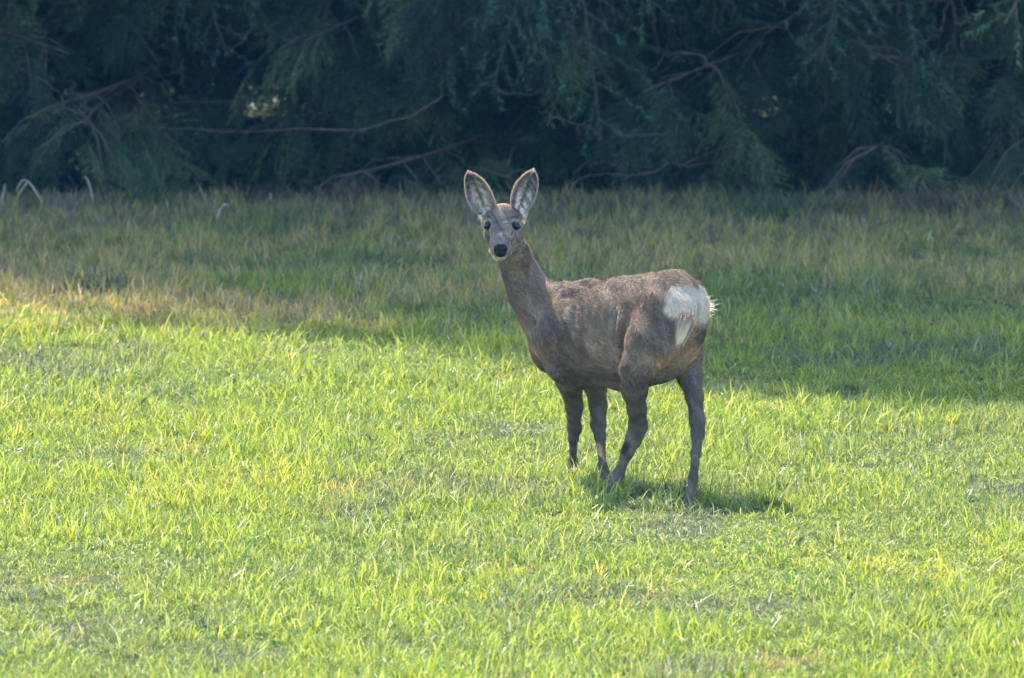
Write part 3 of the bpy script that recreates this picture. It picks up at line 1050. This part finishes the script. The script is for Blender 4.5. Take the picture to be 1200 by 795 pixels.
def ear(base_l, base_r, left_pts, right_pts, d_base, cup, turn):
    """left_pts / right_pts: photo outlines from base to tip (same count)."""
    n, m = 22, 13
    Lp, Rp = lerp_outline(left_pts, n), lerp_outline(right_pts, n)
    V = []
    for side in (0, 1):
        for i in range(n):
            t = i / (n - 1)
            for j in range(m):
                s = j / (m - 1)
                px_, py_ = Lp[i] * (1 - s) + Rp[i] * s
                depth = cup * math.sin(math.pi * s) ** 0.8 * math.sin(math.pi * min(1, t * 0.92 + 0.16)) ** 0.7
                depth += turn * (s - 0.5) + 0.02 * t
                th = 0.0045 * (math.sin(math.pi * s) ** 0.5) * (1 - t * 0.5)
                V.append(P(px_, py_, d_base + depth + (th if side else 0)))
    V = np.array(V)
    F = []
    for side in (0, 1):
        o = side * n * m
        for i in range(n - 1):
            for j in range(m - 1):
                a = o + i * m + j
                q = (a, a + 1, a + m + 1, a + m)
                F.append(q if side == 0 else q[::-1])
    # close the rim
    rim = [i * m for i in range(n)] + [(n - 1) * m + j for j in range(1, m)] + [i * m + m - 1 for i in range(n - 2, -1, -1)] + list(range(m - 2, 0, -1))
    for a, b in zip(rim, rim[1:] + rim[:1]):
        F.append((a, b, b + n * m, a + n * m))
    F = np.array(F)
    # tones: front pale with dark streaks, rim warm, back grey brown
    C = np.zeros((len(V), 3))
    for side in (0, 1):
        for i in range(n):
            for j in range(m):
                s, t = j / (m - 1), i / (n - 1)
                e = min(s, 1 - s, (1 - t) * 0.9)
                if side == 0:
                    c = np.array((0.60, 0.55, 0.46)) * (1.15 - 0.85 * t ** 0.9)
                    c = c * (1 - 0.72 * math.exp(-((s - 0.5) / 0.13) ** 2) * (1 - 0.5 * t))
                    c = c + (DARK * 2 - c) * 0.5 * math.exp(-((e - 0.1) / 0.05) ** 2)
                    c = c + (np.array((0.36, 0.26, 0.2)) - c) * math.exp(-(e / 0.05) ** 2)
                else:
                    c = GREY
                C[side * n * m + i * m + j] = c
    o = obj("ear", V, F, M_EARSKIN, deer, DEER_BASE, C)
    # inner fur
    k = 2600
    i = rng.uniform(0.02, 0.94, k) * (n - 1)
    j = rng.uniform(0.03, 0.97, k) * (m - 1)
    G = V[:n * m].reshape(n, m, 3)
    CG = C[:n * m].reshape(n, m, 3)
    i0, j0 = i.astype(int), j.astype(int)
    i1, j1 = np.minimum(i0 + 1, n - 1), np.minimum(j0 + 1, m - 1)
    fi, fj = (i - i0)[:, None], (j - j0)[:, None]
    p = (G[i0, j0] * (1 - fi) + G[i1, j0] * fi) * (1 - fj) + (G[i0, j1] * (1 - fi) + G[i1, j1] * fi) * fj
    c = CG[i0, j0] * (1 - fi) + CG[i1, j0] * fi
    up = G[i1, j0] - G[i0, j0]
    up /= np.linalg.norm(up, axis=1)[:, None] + 1e-9
    acr = np.array((1.0, 0, 0))[None] * np.sign(0.5 - j / (m - 1))[:, None]
    fl = up + acr * 0.9
    fl /= np.linalg.norm(fl, axis=1)[:, None]
    nr = np.tile(np.array((0, -1.0, 0)), (k, 1))
    tn = j / (m - 1)
    tuftm = (0.6 + 0.9 * np.exp(-((tn - 0.3) / 0.15) ** 2) + 0.9 * np.exp(-((tn - 0.72) / 0.15) ** 2)) * (1.1 - 0.6 * i / (n - 1))
    LL = (0.006 + 0.014 * rng.uniform(size=k) * tuftm)
    cc_ = c * (rng.uniform(0.5, 1.4, k) * tuftm * (1 + 0.75 * n3(p, 75, 33)))[:, None]
    cc_ = np.clip(cc_, 0.015, 0.8)
    Vh, Th, Ch = strands(p, nr, fl, LL, 0.0012, cc_, 0.25, 0.2)
    obj("ear_fur", Vh, Th, M_FUR, o, (0, 0, 0), Ch, smooth=False, kind="stuff").data.transform(Matrix.Translation(Vector(-DEER_BASE)))
    # fringe of short hairs round the rim (backlit)
    k = 1500
    rimv = V[rim]
    q = rng.uniform(0, len(rim) - 1.001, k)
    q0 = q.astype(int)
    fr = (q - q0)[:, None]
    p = rimv[q0] * (1 - fr) + rimv[q0 + 1] * fr
    ctr = rimv.mean(0)
    outw = p - ctr
    outw[:, 1] = 0
    outw /= np.linalg.norm(outw, axis=1)[:, None]
    fl = outw * 0.5 + np.array((0, 0, 0.8))
    cc_ = np.tile(np.array((0.42, 0.33, 0.28)), (k, 1)) * rng.uniform(0.6, 1.3, k)[:, None]
    Vh, Th, Ch = strands(p, np.tile(np.array((0, -1.0, 0)), (k, 1)), fl, rng.uniform(0.003, 0.008, k), 0.001, cc_, 0.0, 0.15)
    obj("rim_fur", Vh, Th, M_FUR, o, (0, 0, 0), Ch, smooth=False, kind="stuff").data.transform(Matrix.Translation(Vector(-DEER_BASE)))
    return o


M_EARSKIN = leafy_mat("ear_skin", 0.15, 0.7, 0.15, None, (1.4, 1.0, 0.85))
ear(None, None,
    [(564, 254), (556, 249), (549.5, 240), (546, 229), (544.8, 218), (545, 209), (548.5, 202.5)],
    [(579, 246), (580.5, 239), (578, 231), (573.5, 222), (567, 213), (559.5, 206.5), (549.5, 202.3)], DH - 0.02, 0.035, 0.030)
ear(None, None,
    [(601, 246), (598.5, 239), (599.5, 230), (602.5, 220), (608, 211.5), (616, 204), (624.5, 200)],
    [(614, 254), (620, 247), (625.5, 238), (629, 229), (630.3, 219), (629.5, 209), (625.8, 200)], DH - 0.03, 0.035, -0.030)

# ------------------------------------------------------------------ spruces
def spray(name, length, nside, needle=0.016, droop=0.3):
    """one hanging spruce branchlet: axis, side twigs and needles"""
    V, F, C = [], [], []

    def rod(a, b, r):
        n = len(V)
        d = (b - a) / (np.linalg.norm(b - a) + 1e-9)
        s = np.cross(d, (0.3, 0.2, 0.9))
        s /= np.linalg.norm(s)
        q = np.cross(d, s)
        for p_ in (a, b):
            for w in (s, -0.5 * s + 0.87 * q, -0.5 * s - 0.87 * q):
                V.append(p_ + w * r)
                C.append((0.10, 0.075, 0.05))
        for i in range(3):
            j = (i + 1) % 3
            F.append((n + i, n + j, n + 3 + j))
            F.append((n + i, n + 3 + j, n + 3 + i))

    def needles(a, b, cnt, tip):
        d = (b - a)
        L_ = np.linalg.norm(d)
        d = d / L_
        for _ in range(cnt):
            t = rng.uniform()
            p0 = a + d * L_ * t
            rr = rng.normal(size=3)
            rr -= (rr @ d) * d
            rr /= np.linalg.norm(rr)
            nd = d * 0.75 + rr * 0.8
            nd /= np.linalg.norm(nd)
            e = p0 + nd * needle * rng.uniform(0.7, 1.25)
            s = np.cross(nd, rng.normal(size=3))
            s = s / np.linalg.norm(s) * 0.0016
            n = len(V)
            V.extend((p0 - s, p0 + s, e))
            base = np.array((0.036, 0.090, 0.062)) if not tip else np.array((0.066, 0.130, 0.078))
            c = base * rng.uniform(0.6, 1.35)
            C.extend((c, c, c * 1.15))
            F.append((n, n + 1, n + 2))
    segs = 4
    pts = [np.array((0, 0, 0.0))]
    for k in range(segs):
        pts.append(pts[-1] + np.array((length / segs, 0, -droop * length / segs * (k + 1) / 2)) + 0.05 * length * rng.normal(size=3) * np.array((0.2, 0.6, 0.4)))
    for a, b in zip(pts, pts[1:]):
        rod(a, b, 0.0022)
        needles(a, b, int(length / segs * 420), False)
    for i in range(nside):
        t = (i + 0.6) / (nside + 0.6)
        q = t * segs
        k = min(int(q), segs - 1)
        p0 = pts[k] + (pts[k + 1] - pts[k]) * (q - k)
        sd = 1 if i % 2 else -1
        ll = length * rng.uniform(0.32, 0.62) * (1.15 - 0.6 * t)
        d = np.array((0.75, sd * rng.uniform(0.55, 0.95), -0.15 - 0.5 * rng.uniform()))
        d /= np.linalg.norm(d)
        m_ = p0 + d * ll * 0.55
        e = m_ + (d + np.array((0.1, 0, -0.35))) * ll * 0.45
        rod(p0, m_, 0.0012)
        needles(p0, m_, int(ll * 0.55 * 420), False)
        needles(m_, e, int(ll * 0.5 * 420), True)
    return bpy.data.objects.new(name, mesh_from(name, V, F, M_NEEDLE, False, np.array(C)))


SPRAYS = [spray("spray_a", 0.26, 15), spray("spray_b", 0.32, 18, droop=0.5), spray("spray_c", 0.22, 13, droop=0.15), spray("spray_d", 0.30, 14, droop=0.8)]

# places where one looks between the boughs onto the sunlit meadow beyond: (px, py, radius px)
GAPS = [(190, 24, 7), (163, 100, 8), (200, 92, 4), (126, 42, 3), (303, 118, 4), (326, 84, 3),
        (376, 127, 4), (930, 128, 6), (958, 90, 4), (866, 40, 4), (157, 163, 3), (1110, 172, 3)]
GAPS3 = [(P(a, b, 44.0), P(a, b, 60.0), r / FPX) for a, b, r in GAPS]


def keep_gap(p, margin=0.045):
    """False for sprays whose middle would close one of the openings"""
    k = np.ones(len(p), bool)
    for a, b, ra in GAPS3:
        d = (b - a) / np.linalg.norm(b - a)
        w = p - a
        t = w @ d
        q = np.linalg.norm(w - t[:, None] * d, axis=1)
        k &= q > ra * (44 + t) + margin
    return k


def spruce(tx, ty, h, r_low, label, nlimb=44, detail=1.0, zmax=2.3, seed=1):
    lr = np.random.default_rng(seed)
    base = np.array((tx, ty, float(ground_z(np.array([tx]), np.array([ty]))[0]) - 0.03))
    t = empty("spruce_tree", base, label=label, cat="tree", group="spruces along the meadow edge")
    tb = Tubes()
    n = 16
    zz = np.linspace(0, h, n)
    rr = 0.0085 * h * (1 - zz / h) ** 0.85 + 0.012
    rr[0] *= 1.35
    pts = np.stack((base[0] + 0.03 * np.sin(zz * 0.8 + seed), base[1] + 0.03 * np.cos(zz + seed), base[2] + zz), 1)
    tb.add(pts, rr, 12, 0.04)
    v, f = tb.data()
    obj("trunk", v, f, M_BARK, t, base)
    SP, SR, SS, SI, ST = [], [], [], [], []

    def put(p, d, sc, tn):
        yaw = math.atan2(d[1], d[0])
        pit = math.atan2(-d[2], math.hypot(d[0], d[1]))
        SP.append(p); SR.append((lr.normal(0, 0.6), pit, yaw)); SS.append((sc, sc, sc)); SI.append(lr.integers(0, 4)); ST.append(tn)

    # low boughs, modelled one by one
    for i in range(nlimb):
        z0 = 0.15 + (zmax - 0.15) * (i + lr.uniform(0, 0.9)) / nlimb
        az = (i * 2.399 + lr.normal(0, 0.25)) % (2 * math.pi)
        L_ = r_low * lr.uniform(0.75, 1.08)
        dx, dy = math.cos(az), math.sin(az)
        if detail < 1 or dy > 0.15:          # leave the look-throughs open behind the front boughs
            q = np.array([(tx + dx * L_ * s, ty + dy * L_ * s, base[2] + z0 - 0.1 * s) for s in np.linspace(0.05, 1, 8)])
            if not keep_gap(q, 0.12 if detail < 1 else 0.04).all():
                continue
        sag = lr.uniform(0.02, 0.32)
        bend = lr.normal(0, 0.16)
        lp = []
        for s in np.linspace(0, 1, 6):
            rad = L_ * s
            zz_ = z0 + 0.036 * s * L_ - sag * s * s * L_ * 0.6 + 0.12 * max(0, s - 0.7) * L_
            off = bend * s * s * L_
            lp.append((tx + dx * rad - dy * off, ty + dy * rad + dx * off, base[2] + max(zz_, 0.06 + 0.05 * s)))
        lp = smooth_path(lp, 14)
        tb = Tubes()
        tb.add(lp, np.linspace(0.024, 0.005, 14), 6, 0.05)
        front = dy < 0.45
        # side shoots
        m = int((19 if front else 8) * detail)
        for s in np.linspace(0.22, 0.98, m):
            k = int(s * 13)
            p0 = lp[k]
            sd = 1 if lr.uniform() < 0.5 else -1
            ax = np.array((dx, dy, 0)) * 0.7 + np.array((-dy, dx, 0)) * sd * lr.uniform(0.5, 1.0) + np.array((0, 0, -lr.uniform(0.0, 0.55)))
            ax /= np.linalg.norm(ax)
            l2 = lr.uniform(0.35, 0.8) * (1.15 - 0.6 * s)
            e = p0 + ax * l2 + np.array((0, 0, -0.30 * l2))
            mid_ = p0 + ax * l2 * 0.5
            tb.add(np.array((p0, mid_, e)), (0.006, 0.0042, 0.002), 4)
            dead = s < 0.42 and lr.uniform() < 0.6
            if dead:
                for _ in range(3):
                    tt = lr.uniform(0.3, 1)
                    q = p0 + (e - p0) * tt
                    w = q + lr.normal(size=3) * 0.10 + np.array((0, 0, -0.10))
                    tb.add(np.array((q, (q + w) / 2 + lr.normal(size=3) * 0.012, w)), (0.0026, 0.002, 0.001), 3)
                continue
            ns = int((11 if front else 4) * (0.7 + 0.6 * l2))
            tn = np.clip(0.5 + 0.35 * lr.normal(), 0, 1)
            for q_ in np.linspace(0.15, 1.0, ns):
                q = p0 + (e - p0) * q_ + lr.normal(size=3) * 0.02
                d = ax * 0.75 + np.array((0, 0, -lr.uniform(0.5, 1.2) if lr.uniform() < 0.22 else -lr.uniform(-0.05, 0.5))) + lr.normal(size=3) * 0.34
                put(q, d, lr.uniform(0.7, 1.2), tn + 0.1 * lr.normal())
        v, f = tb.data()
        obj("bough", v, f, M_BARK, t, base)
    # upper crown: whorls of boughs clothed with sprays up to the tip
    zz = zmax
    while zz < h - 0.3:
        rad = r_low * (1 - (zz - zmax) / (h - zmax)) ** 0.8 + 0.15
        nb = 7
        a0 = lr.uniform(0, 6.28)
        for b in range(nb):
            az = a0 + b * 6.283 / nb + lr.normal(0, 0.12)
            L_ = rad * lr.uniform(0.85, 1.1)
            m = max(3, int(L_ / 0.30))
            for s in np.linspace(0.2, 1, m):
                for sd in (-1, 1):
                    p0 = np.array((tx + math.cos(az) * L_ * s, ty + math.sin(az) * L_ * s, base[2] + zz - 0.22 * L_ * s * s))
                    d = np.array((math.cos(az + sd * 0.7), math.sin(az + sd * 0.7), -lr.uniform(0.2, 0.9)))
                    put(p0, d, lr.uniform(2.2, 3.0), lr.uniform(0.2, 0.8))
        zz += 0.42
    SPa = np.array(SP)
    k = keep_gap(SPa) | (lr.uniform(size=len(SPa)) < 0.13)
    dens = n3(SPa, 3.2, 61) + 0.7 * n3(SPa, 7.5, 62) + 0.25 * lr.normal(size=len(SPa))
    k &= np.where(SPa[:, 2] > 2.2, n3(SPa, 0.8, 63) + 0.5 * n3(SPa, 2.1, 64) > np.where(SPa[:, 2] > 0.5 * h, -0.12, -0.35), dens > (-0.18 if detail == 1 else -0.75))
    scatter("foliage", SPa[k], np.array(SR)[k], np.array(SS)[k], np.array(SI)[k], np.array(ST)[k], SPRAYS, t, base, kind="stuff")
    return t


TREES = [
    (-4.3, 45.2, 15.8, 3.2, "spruce standing beyond the tall dead stems at the far corner of the meadow"),
    (-1.66, 45.5, 16.5, 3.2, "spruce whose dark trunk stands beside the bright openings between the boughs"),
    (0.35, 45.3, 18.0, 3.2, "spruce with hanging bare twigs, straight behind the deer's head"),
    (2.35, 45.2, 19.0, 3.2, "spruce with the fan of dead grey branches behind the deer's back"),
    (4.7, 45.1, 18.0, 3.2, "outermost spruce with dead twigs, beyond the shaded turf"),
]
spr = [spruce(a, b, c, d, e, seed=i + 3) for i, (a, b, c, d, e) in enumerate(TREES)]
BACK = [(-5.0, 50.2, 20.5), (-3.2, 50.6, 20.5), (-0.8, 50.0, 20), (1.0, 50.4, 20), (3.5, 50.1, 20), (5.9, 50.3, 20),
        (-6.6, 45.5, 7.9), (8.0, 48, 17), (-8.0, 50.1, 15.4), (-9.5, 50.3, 13.0), (-8.8, 45.4, 7.5), (-6.6, 50.0, 20.8), (-5.2, 45.4, 10.3), (-11, 50.2, 10)]
BL = ["back row spruce at the corner, deep behind the bent-over dead stalk", "back row spruce closing the dark just outside the bright openings",
      "back row spruce deep behind the long curved dead branch", "back row spruce directly deep behind the deer's rump",
      "back row spruce behind the fan of hanging dead twigs", "back row spruce at the shaded end of the row",
      "front-line spruce outside the corner with the dead stems", "front-line spruce outside the shaded end of the row",
      "back row spruce outside the sunlit corner, taller of two", "back row spruce outside the sunlit corner, lower of two",
      "lowest spruce, outermost on the side where the sun strikes nearest the trees",
      "tallest back row spruce outside the sunlit corner", "mid height front spruce just outside the sunlit corner",
      "farthest back row spruce outside the sunlit corner, shorter than its neighbours"]
for i, (a, b, c) in enumerate(BACK):
    spruce(a, b, c, 2.9, BL[i], 24, 0.95, 2.0, seed=40 + i)["group"] = "back row of spruces"

# dead branches reaching out of the spruces
def dead_branch(tree, paths, mat=M_TWIG):
    base = np.array(tree.location)
    tb = Tubes()
    for pts, r0, r1 in paths:
        w = smooth_path([P(q[0], q[1], q[2] - (0.6 if q[2] < 43.3 else 0.3) + (0.45 if q[2] < 42.85 else 0)) for q in pts], 18)
        w[1:-1] += rng.normal(size=(16, 3)) * 0.009
        tb.add(w, np.linspace(r0, r1 * 0.7, 18) * 0.6 * (1 + 0.15 * rng.normal(size=18)), 6, 0.08)
    v, f = tb.data()
    return obj("dead_branch", v, f, mat, tree, base)


dead_branch(spr[2], [([(560, -60, 45.2), (478, 2, 43.6), (502, 35, 43.2), (516, 62, 43.1), (518, 100, 43.1), (508, 120, 43.1), (475, 138, 43.1), (430, 149, 43.2), (385, 153, 43.2), (300, 151, 43.3), (235, 152, 43.4), (145, 147, 43.5)], 0.014, 0.007),
                     ([(190, 150, 43.4), (203, 165, 43.3), (212, 180, 43.2)], 0.006, 0.003),
                     ([(500, 33, 43.2), (497, 50, 43.1), (494, 66, 43.1)], 0.005, 0.002)])
dead_branch(spr[2], [([(560, 92, 43.4), (583, 103, 43.0), (610, 112, 43.0), (640, 114, 43.2), (690, 122, 44)], 0.008, 0.004),
                     ([(583, 103, 43.0), (578, 96, 43.0)], 0.004, 0.002)])
dead_branch(spr[2], [([(610, 118, 44.5), (636, 130, 43.2), (665, 143, 43.0), (695, 153, 43.0), (703, 170, 43.0)], 0.009, 0.004),
                     ([(676, 147, 43.0), (680, 163, 43.0)], 0.005, 0.002)])
dead_branch(spr[3], [([(840, 166, 44.2), (790, 159, 43.2), (740, 157, 43.0), (715, 153, 43.0)], 0.010, 0.005)])
dead_branch(spr[3], [([(860, 190, 43.6), (800, 193, 42.8), (755, 203, 42.7), (700, 204, 42.7), (672, 214, 42.6), (662, 232, 42.6)], 0.009, 0.004),
                     ([(770, 199, 42.8), (735, 194, 42.7), (690, 193, 42.7), (664, 212, 42.6)], 0.006, 0.003),
                     ([(720, 204, 42.7), (716, 222, 42.6), (712, 240, 42.6)], 0.004, 0.002)])
dead_branch(spr[3], [([(900, 130, 44.2), (862, 110, 43.2), (838, 80, 43.0), (826, 66, 43.0), (800, 60, 43.0), (778, 70, 43.0), (762, 82, 43.0)], 0.011, 0.004),
                     ([(812, 62, 43.0), (790, 68, 43.0), (775, 92, 43.0)], 0.006, 0.002),
                     ([(826, 66, 43.0), (822, 84, 43.0), (800, 100, 43.0)], 0.005, 0.002),
                     ([(838, 80, 43.0), (833, 96, 43.0), (842, 108, 43.0)], 0.005, 0.002)])
dead_branch(spr[3], [([(850, 262, 42.6), (827, 232, 42.7), (828, 212, 42.8), (842, 192, 43.0), (850, 180, 43.4)], 0.009, 0.006)])
dead_branch(spr[3], [([(800, 235, 42.5), (812, 250, 42.5), (830, 258, 42.5)], 0.006, 0.003)])
fan = [([(1116, -70, 44.5), (1112, -10, 43.2), (1106, 25, 43.0), (1098, 50, 43.0), (1088, 76, 43.0)], 0.011, 0.003)]
for q in ([(1112, -10, 43.2), (1120, 20, 43.0), (1117, 60, 43.0), (1114, 98, 43.0)], [(1115, -20, 43.2), (1132, 15, 43.0), (1141, 38, 43.0), (1158, 55, 43.0)],
          [(1104, 30, 43), (1084, 50, 43), (1064, 72, 43)], [(1117, 40, 43), (1104, 66, 43), (1092, 82, 43)], [(1120, 20, 43), (1128, 50, 43), (1126, 75, 43)],
          [(1098, -20, 43.2), (1096, 10, 43), (1098, 34, 43)], [(1132, 15, 43), (1140, 48, 43), (1136, 60, 43)], [(1150, -30, 43.2), (1170, 20, 43), (1184, 60, 43)],
          [(1046, -20, 43.2), (1054, 18, 43), (1064, 42, 43), (1066, 60, 43)]):
    fan.append((q, 0.007, 0.002))
dead_branch(spr[4], fan)
fan2 = []
for _ in range(26):
    x0 = 700 + rng.normal(0, 45)
    fan2.append(([(x0, -20, 43.4), (x0 + rng.normal(0, 8), 20, 43.1), (x0 + rng.normal(5, 14), 50 + rng.uniform(0, 40), 43.0)], 0.004, 0.0015))
dead_branch(spr[3], fan2)
fan3 = []
for _ in range(26):
    x0 = 570 + rng.normal(0, 35)
    fan3.append(([(x0, -20, 43.4), (x0 + rng.normal(0, 8), 15, 43.1), (x0 + rng.normal(0, 12), 30 + rng.uniform(0, 45), 43.0)], 0.004, 0.0015))
dead_branch(spr[2], fan3)
left_set = [([(82, 140, 44.0), (70, 110, 43.2), (48, 92, 43), (20, 80, 43)], 0.009, 0.003), ([(90, 95, 43.6), (75, 118, 43.1), (56, 138, 43), (42, 160, 43)], 0.008, 0.003),
            ([(310, 30, 43.6), (290, 40, 43), (278, 55, 43), (262, 72, 43)], 0.008, 0.003), ([(84, 95, 43.4), (95, 115, 43), (120, 132, 43), (142, 148, 43)], 0.006, 0.003)]
for q in left_set:
    dead_branch(spr[1], [q])
dead_branch(spr[2], [([(540, 200, 43.4), (500, 217, 42.8), (470, 222, 42.7), (435, 232, 42.6)], 0.007, 0.003)])
dead_branch(spr[2], [([(596, 240, 42.8), (593, 205, 42.9), (600, 175, 43.1), (608, 150, 43.6)], 0.007, 0.004)])

# ------------------------------------------------------------------ shrubs, tussocks and stems at the foot of the trees
def stem_plant(name, px_, py_, pts, r, label, cat="plant", group=None):
    gd = g(py_)
    b = P(px_, py_, gd)
    b[2] = float(ground_z(np.array([b[0]]), np.array([b[1]]))[0])
    tb = Tubes()
    for pp in pts:
        w = smooth_path([P(x, y, gd + dd) for x, y, dd in pp], 14)
        tb.add(w, np.linspace(r, r * 0.55, 14), 5)
    v, f = tb.data()
    return obj(name, v, f, M_PALESTEM, None, b, label=label, cat=cat, group=group)


M_PALESTEM = noise_mat("dry_stem", (0.30, 0.27, 0.22), (0.5, 0.46, 0.38), 60, bump=0.1)
GS = "dead grass stems by the spruces"
stem_plant("dead_stalk", 2, 250, [[(1, 252, 0), (3, 232, 0.02), (6, 216, 0)]], 0.006, "short upright pale dead stem beside the leftmost bent-over stalk", group=GS)
stem_plant("dead_stalk", 45, 250, [[(54, 244, 0), (44, 228, 0), (34, 214, 0), (26, 212, 0.03), (19, 224, 0.04)], [(32, 214, 0), (22, 228, 0.05), (18, 240, 0.05)]], 0.005, "pale dead stalk bent over like a hook in front of the spruce boughs", group=GS)
stem_plant("dead_stalk", 110, 250, [[(111, 250, 0), (108, 230, 0.02), (104, 215, 0), (100, 207, 0)]], 0.006, "tallest single pale dead stem standing clear of the grass edge", group=GS)
stem_plant("dead_stalk", 254, 265, [[(252, 264, 0), (257, 248, 0.02), (263, 240, 0), (268, 242, 0)]], 0.006, "small pale dead stem with its tip bent over, in the green rank grass", group=GS)
stem_plant("dead_stalk", 316, 245, [[(317, 246, 0), (317, 233, 0), (318, 226, 0)]], 0.006, "stub of a pale dead stem at the dark brushy edge", group=GS)


def tussock(name, px_, py_, r, h, nb, pal, label, cat="plant", lean=0.9, width=0.004, group=None):
    gd = g(py_)
    b = P(px_, py_, gd)
    b[2] = float(ground_z(np.array([b[0]]), np.array([b[1]]))[0])
    o = tuft(name, nb, h, 0.35, r, lean, width, pal, M_STRAW, 0.0, 4)
    o.location = b
    return link(o, None, label=label, cat=cat, group=group)


TAN = [(0.20, 0.15, 0.085), (0.27, 0.21, 0.12), (0.15, 0.115, 0.07)]
BRN = [(0.15, 0.09, 0.065), (0.11, 0.075, 0.055), (0.2, 0.14, 0.10)]
DKG = [(0.05, 0.10, 0.035), (0.07, 0.13, 0.04), (0.05, 0.10, 0.05)]
tussock("dry_tussock", 685, 284, 0.07, 0.10, 260, TAN, "round tan tussock of dead grass just beside the deer's neck", lean=1.2)
tussock("dry_tussock", 985, 252, 0.10, 0.12, 300, TAN, "dull tan grass mound at the foot of the spruces beyond the deer's back", lean=1.2)
tussock("dead_bracken", 408, 245, 0.18, 0.16, 320, BRN, "low reddish brown heap of dead bracken before the dark boughs", lean=1.2)
tussock("dead_bracken", 640, 246, 0.20, 0.12, 420, BRN + TAN, "dark brown litter of dead bracken just behind the deer's ears", lean=1.3)
tussock("dead_bracken", 70, 248, 0.30, 0.11, 420, TAN, "pale matted dead grass around the bent-over dead stalk", lean=1.3)
tussock("dead_bracken", 300, 243, 0.22, 0.13, 300, BRN, "brown strip of dead bracken in the gap of the grass edge", lean=1.2)
tussock("dry_tussock", 1110, 252, 0.28, 0.17, 600, TAN + BRN, "wide grey tan heap of dead grass below the outermost spruce", lean=1.1)
tussock("dry_tussock", 760, 250, 0.22, 0.13, 400, TAN, "pale flattened dead grass beside the low dead branches", lean=1.2)
tussock("grass_clump", 172, 250, 0.13, 0.26, 220, DKG, "tall dark green grass clump fanning against the spruce boughs", lean=0.55)
tussock("grass_clump", 905, 262, 0.14, 0.15, 220, DKG, "green grass clump at the shaded foot of the spruces behind the rump", lean=0.6)
tussock("grass_clump", 115, 345, 0.14, 0.14, 260, DKG, "bushy grass clump on the boundary of sun and shade", lean=0.9)
tussock("grass_clump", 800, 585, 0.09, 0.085, 120, DKG, "dark green clump around the deer's hindmost hoof", lean=0.7)
tussock("grass_clump", 232, 742, 0.04, 0.06, 110, DKG, "dark green clump on the rim of the little turf hollow", lean=0.7)
tussock("grass_clump", 176, 736, 0.03, 0.055, 90, DKG, "smaller dark clump across the turf hollow from its twin", lean=0.7)

# strewn dead straws catching the sun on the lawn
nst = 1700
sv, sf, sc_ = [], [], []
cnt = 0
for _ in range(nst):
    y = rng.uniform(25.2, 41)
    x = rng.uniform(-0.07, 0.07) * y
    z = float(ground_z(np.array([x]), np.array([y]))[0]) + rng.uniform(0.025, 0.06)
    az = rng.uniform(0, 6.283)
    L_ = rng.uniform(0.02, 0.10)
    d = np.array((math.cos(az), math.sin(az), rng.normal(0, 0.35)))
    s = np.array((-math.sin(az), math.cos(az), 0)) * rng.uniform(0.0012, 0.0028)
    p0 = np.array((x, y, z))
    p1 = p0 + d * L_ * 0.5 + np.array((0, 0, rng.uniform(0, 0.012)))
    p2 = p0 + d * L_
    sv += [p0 - s, p0 + s, p1 + s, p1 - s, p2 + s * 0.3, p2 - s * 0.3]
    sf += [(cnt, cnt + 1, cnt + 2, cnt + 3), (cnt + 3, cnt + 2, cnt + 4, cnt + 5)]
    sc_ += [np.array((0.5, 0.44, 0.3)) * rng.uniform(0.7, 1.3)] * 6
    cnt += 6
obj("dead_straws", np.array(sv), np.array(sf), M_STRAW, None, (0, 0, 0), np.array(sc_), smooth=False, kind="stuff",
    label="pale broken straws strewn over the green grass", cat="straw")

# ------------------------------------------------------------------ blue haze, added to tint the dark of the trees
def haze_box():
    m, N, L = new_mat("added_haze")
    out = N.new("ShaderNodeOutputMaterial")
    v = N.new("ShaderNodeVolumePrincipled")
    v.inputs["Color"].default_value = (0.07, 0.40, 1.0, 1)
    v.inputs["Density"].default_value = 0.0003
    v.inputs["Anisotropy"].default_value = 0.2
    L.new(v.outputs[0], out.inputs["Volume"])
    x0, x1, y0, y1, z0, z1 = -1000, 1000, -100, 2600, -4.2, 24.5
    V = [(x, y, z) for x in (x0, x1) for y in (y0, y1) for z in (z0, z1)]
    F = [(0, 1, 3, 2), (4, 6, 7, 5), (0, 4, 5, 1), (2, 3, 7, 6), (0, 2, 6, 4), (1, 5, 7, 3)]
    obj("haze", V, F, m, None, (0, 0, 0), smooth=False, kind="stuff", label="thin blue haze added to lift the shaded trees toward blue", cat="haze")


haze_box()
scene.cycles.volume_bounces = 1
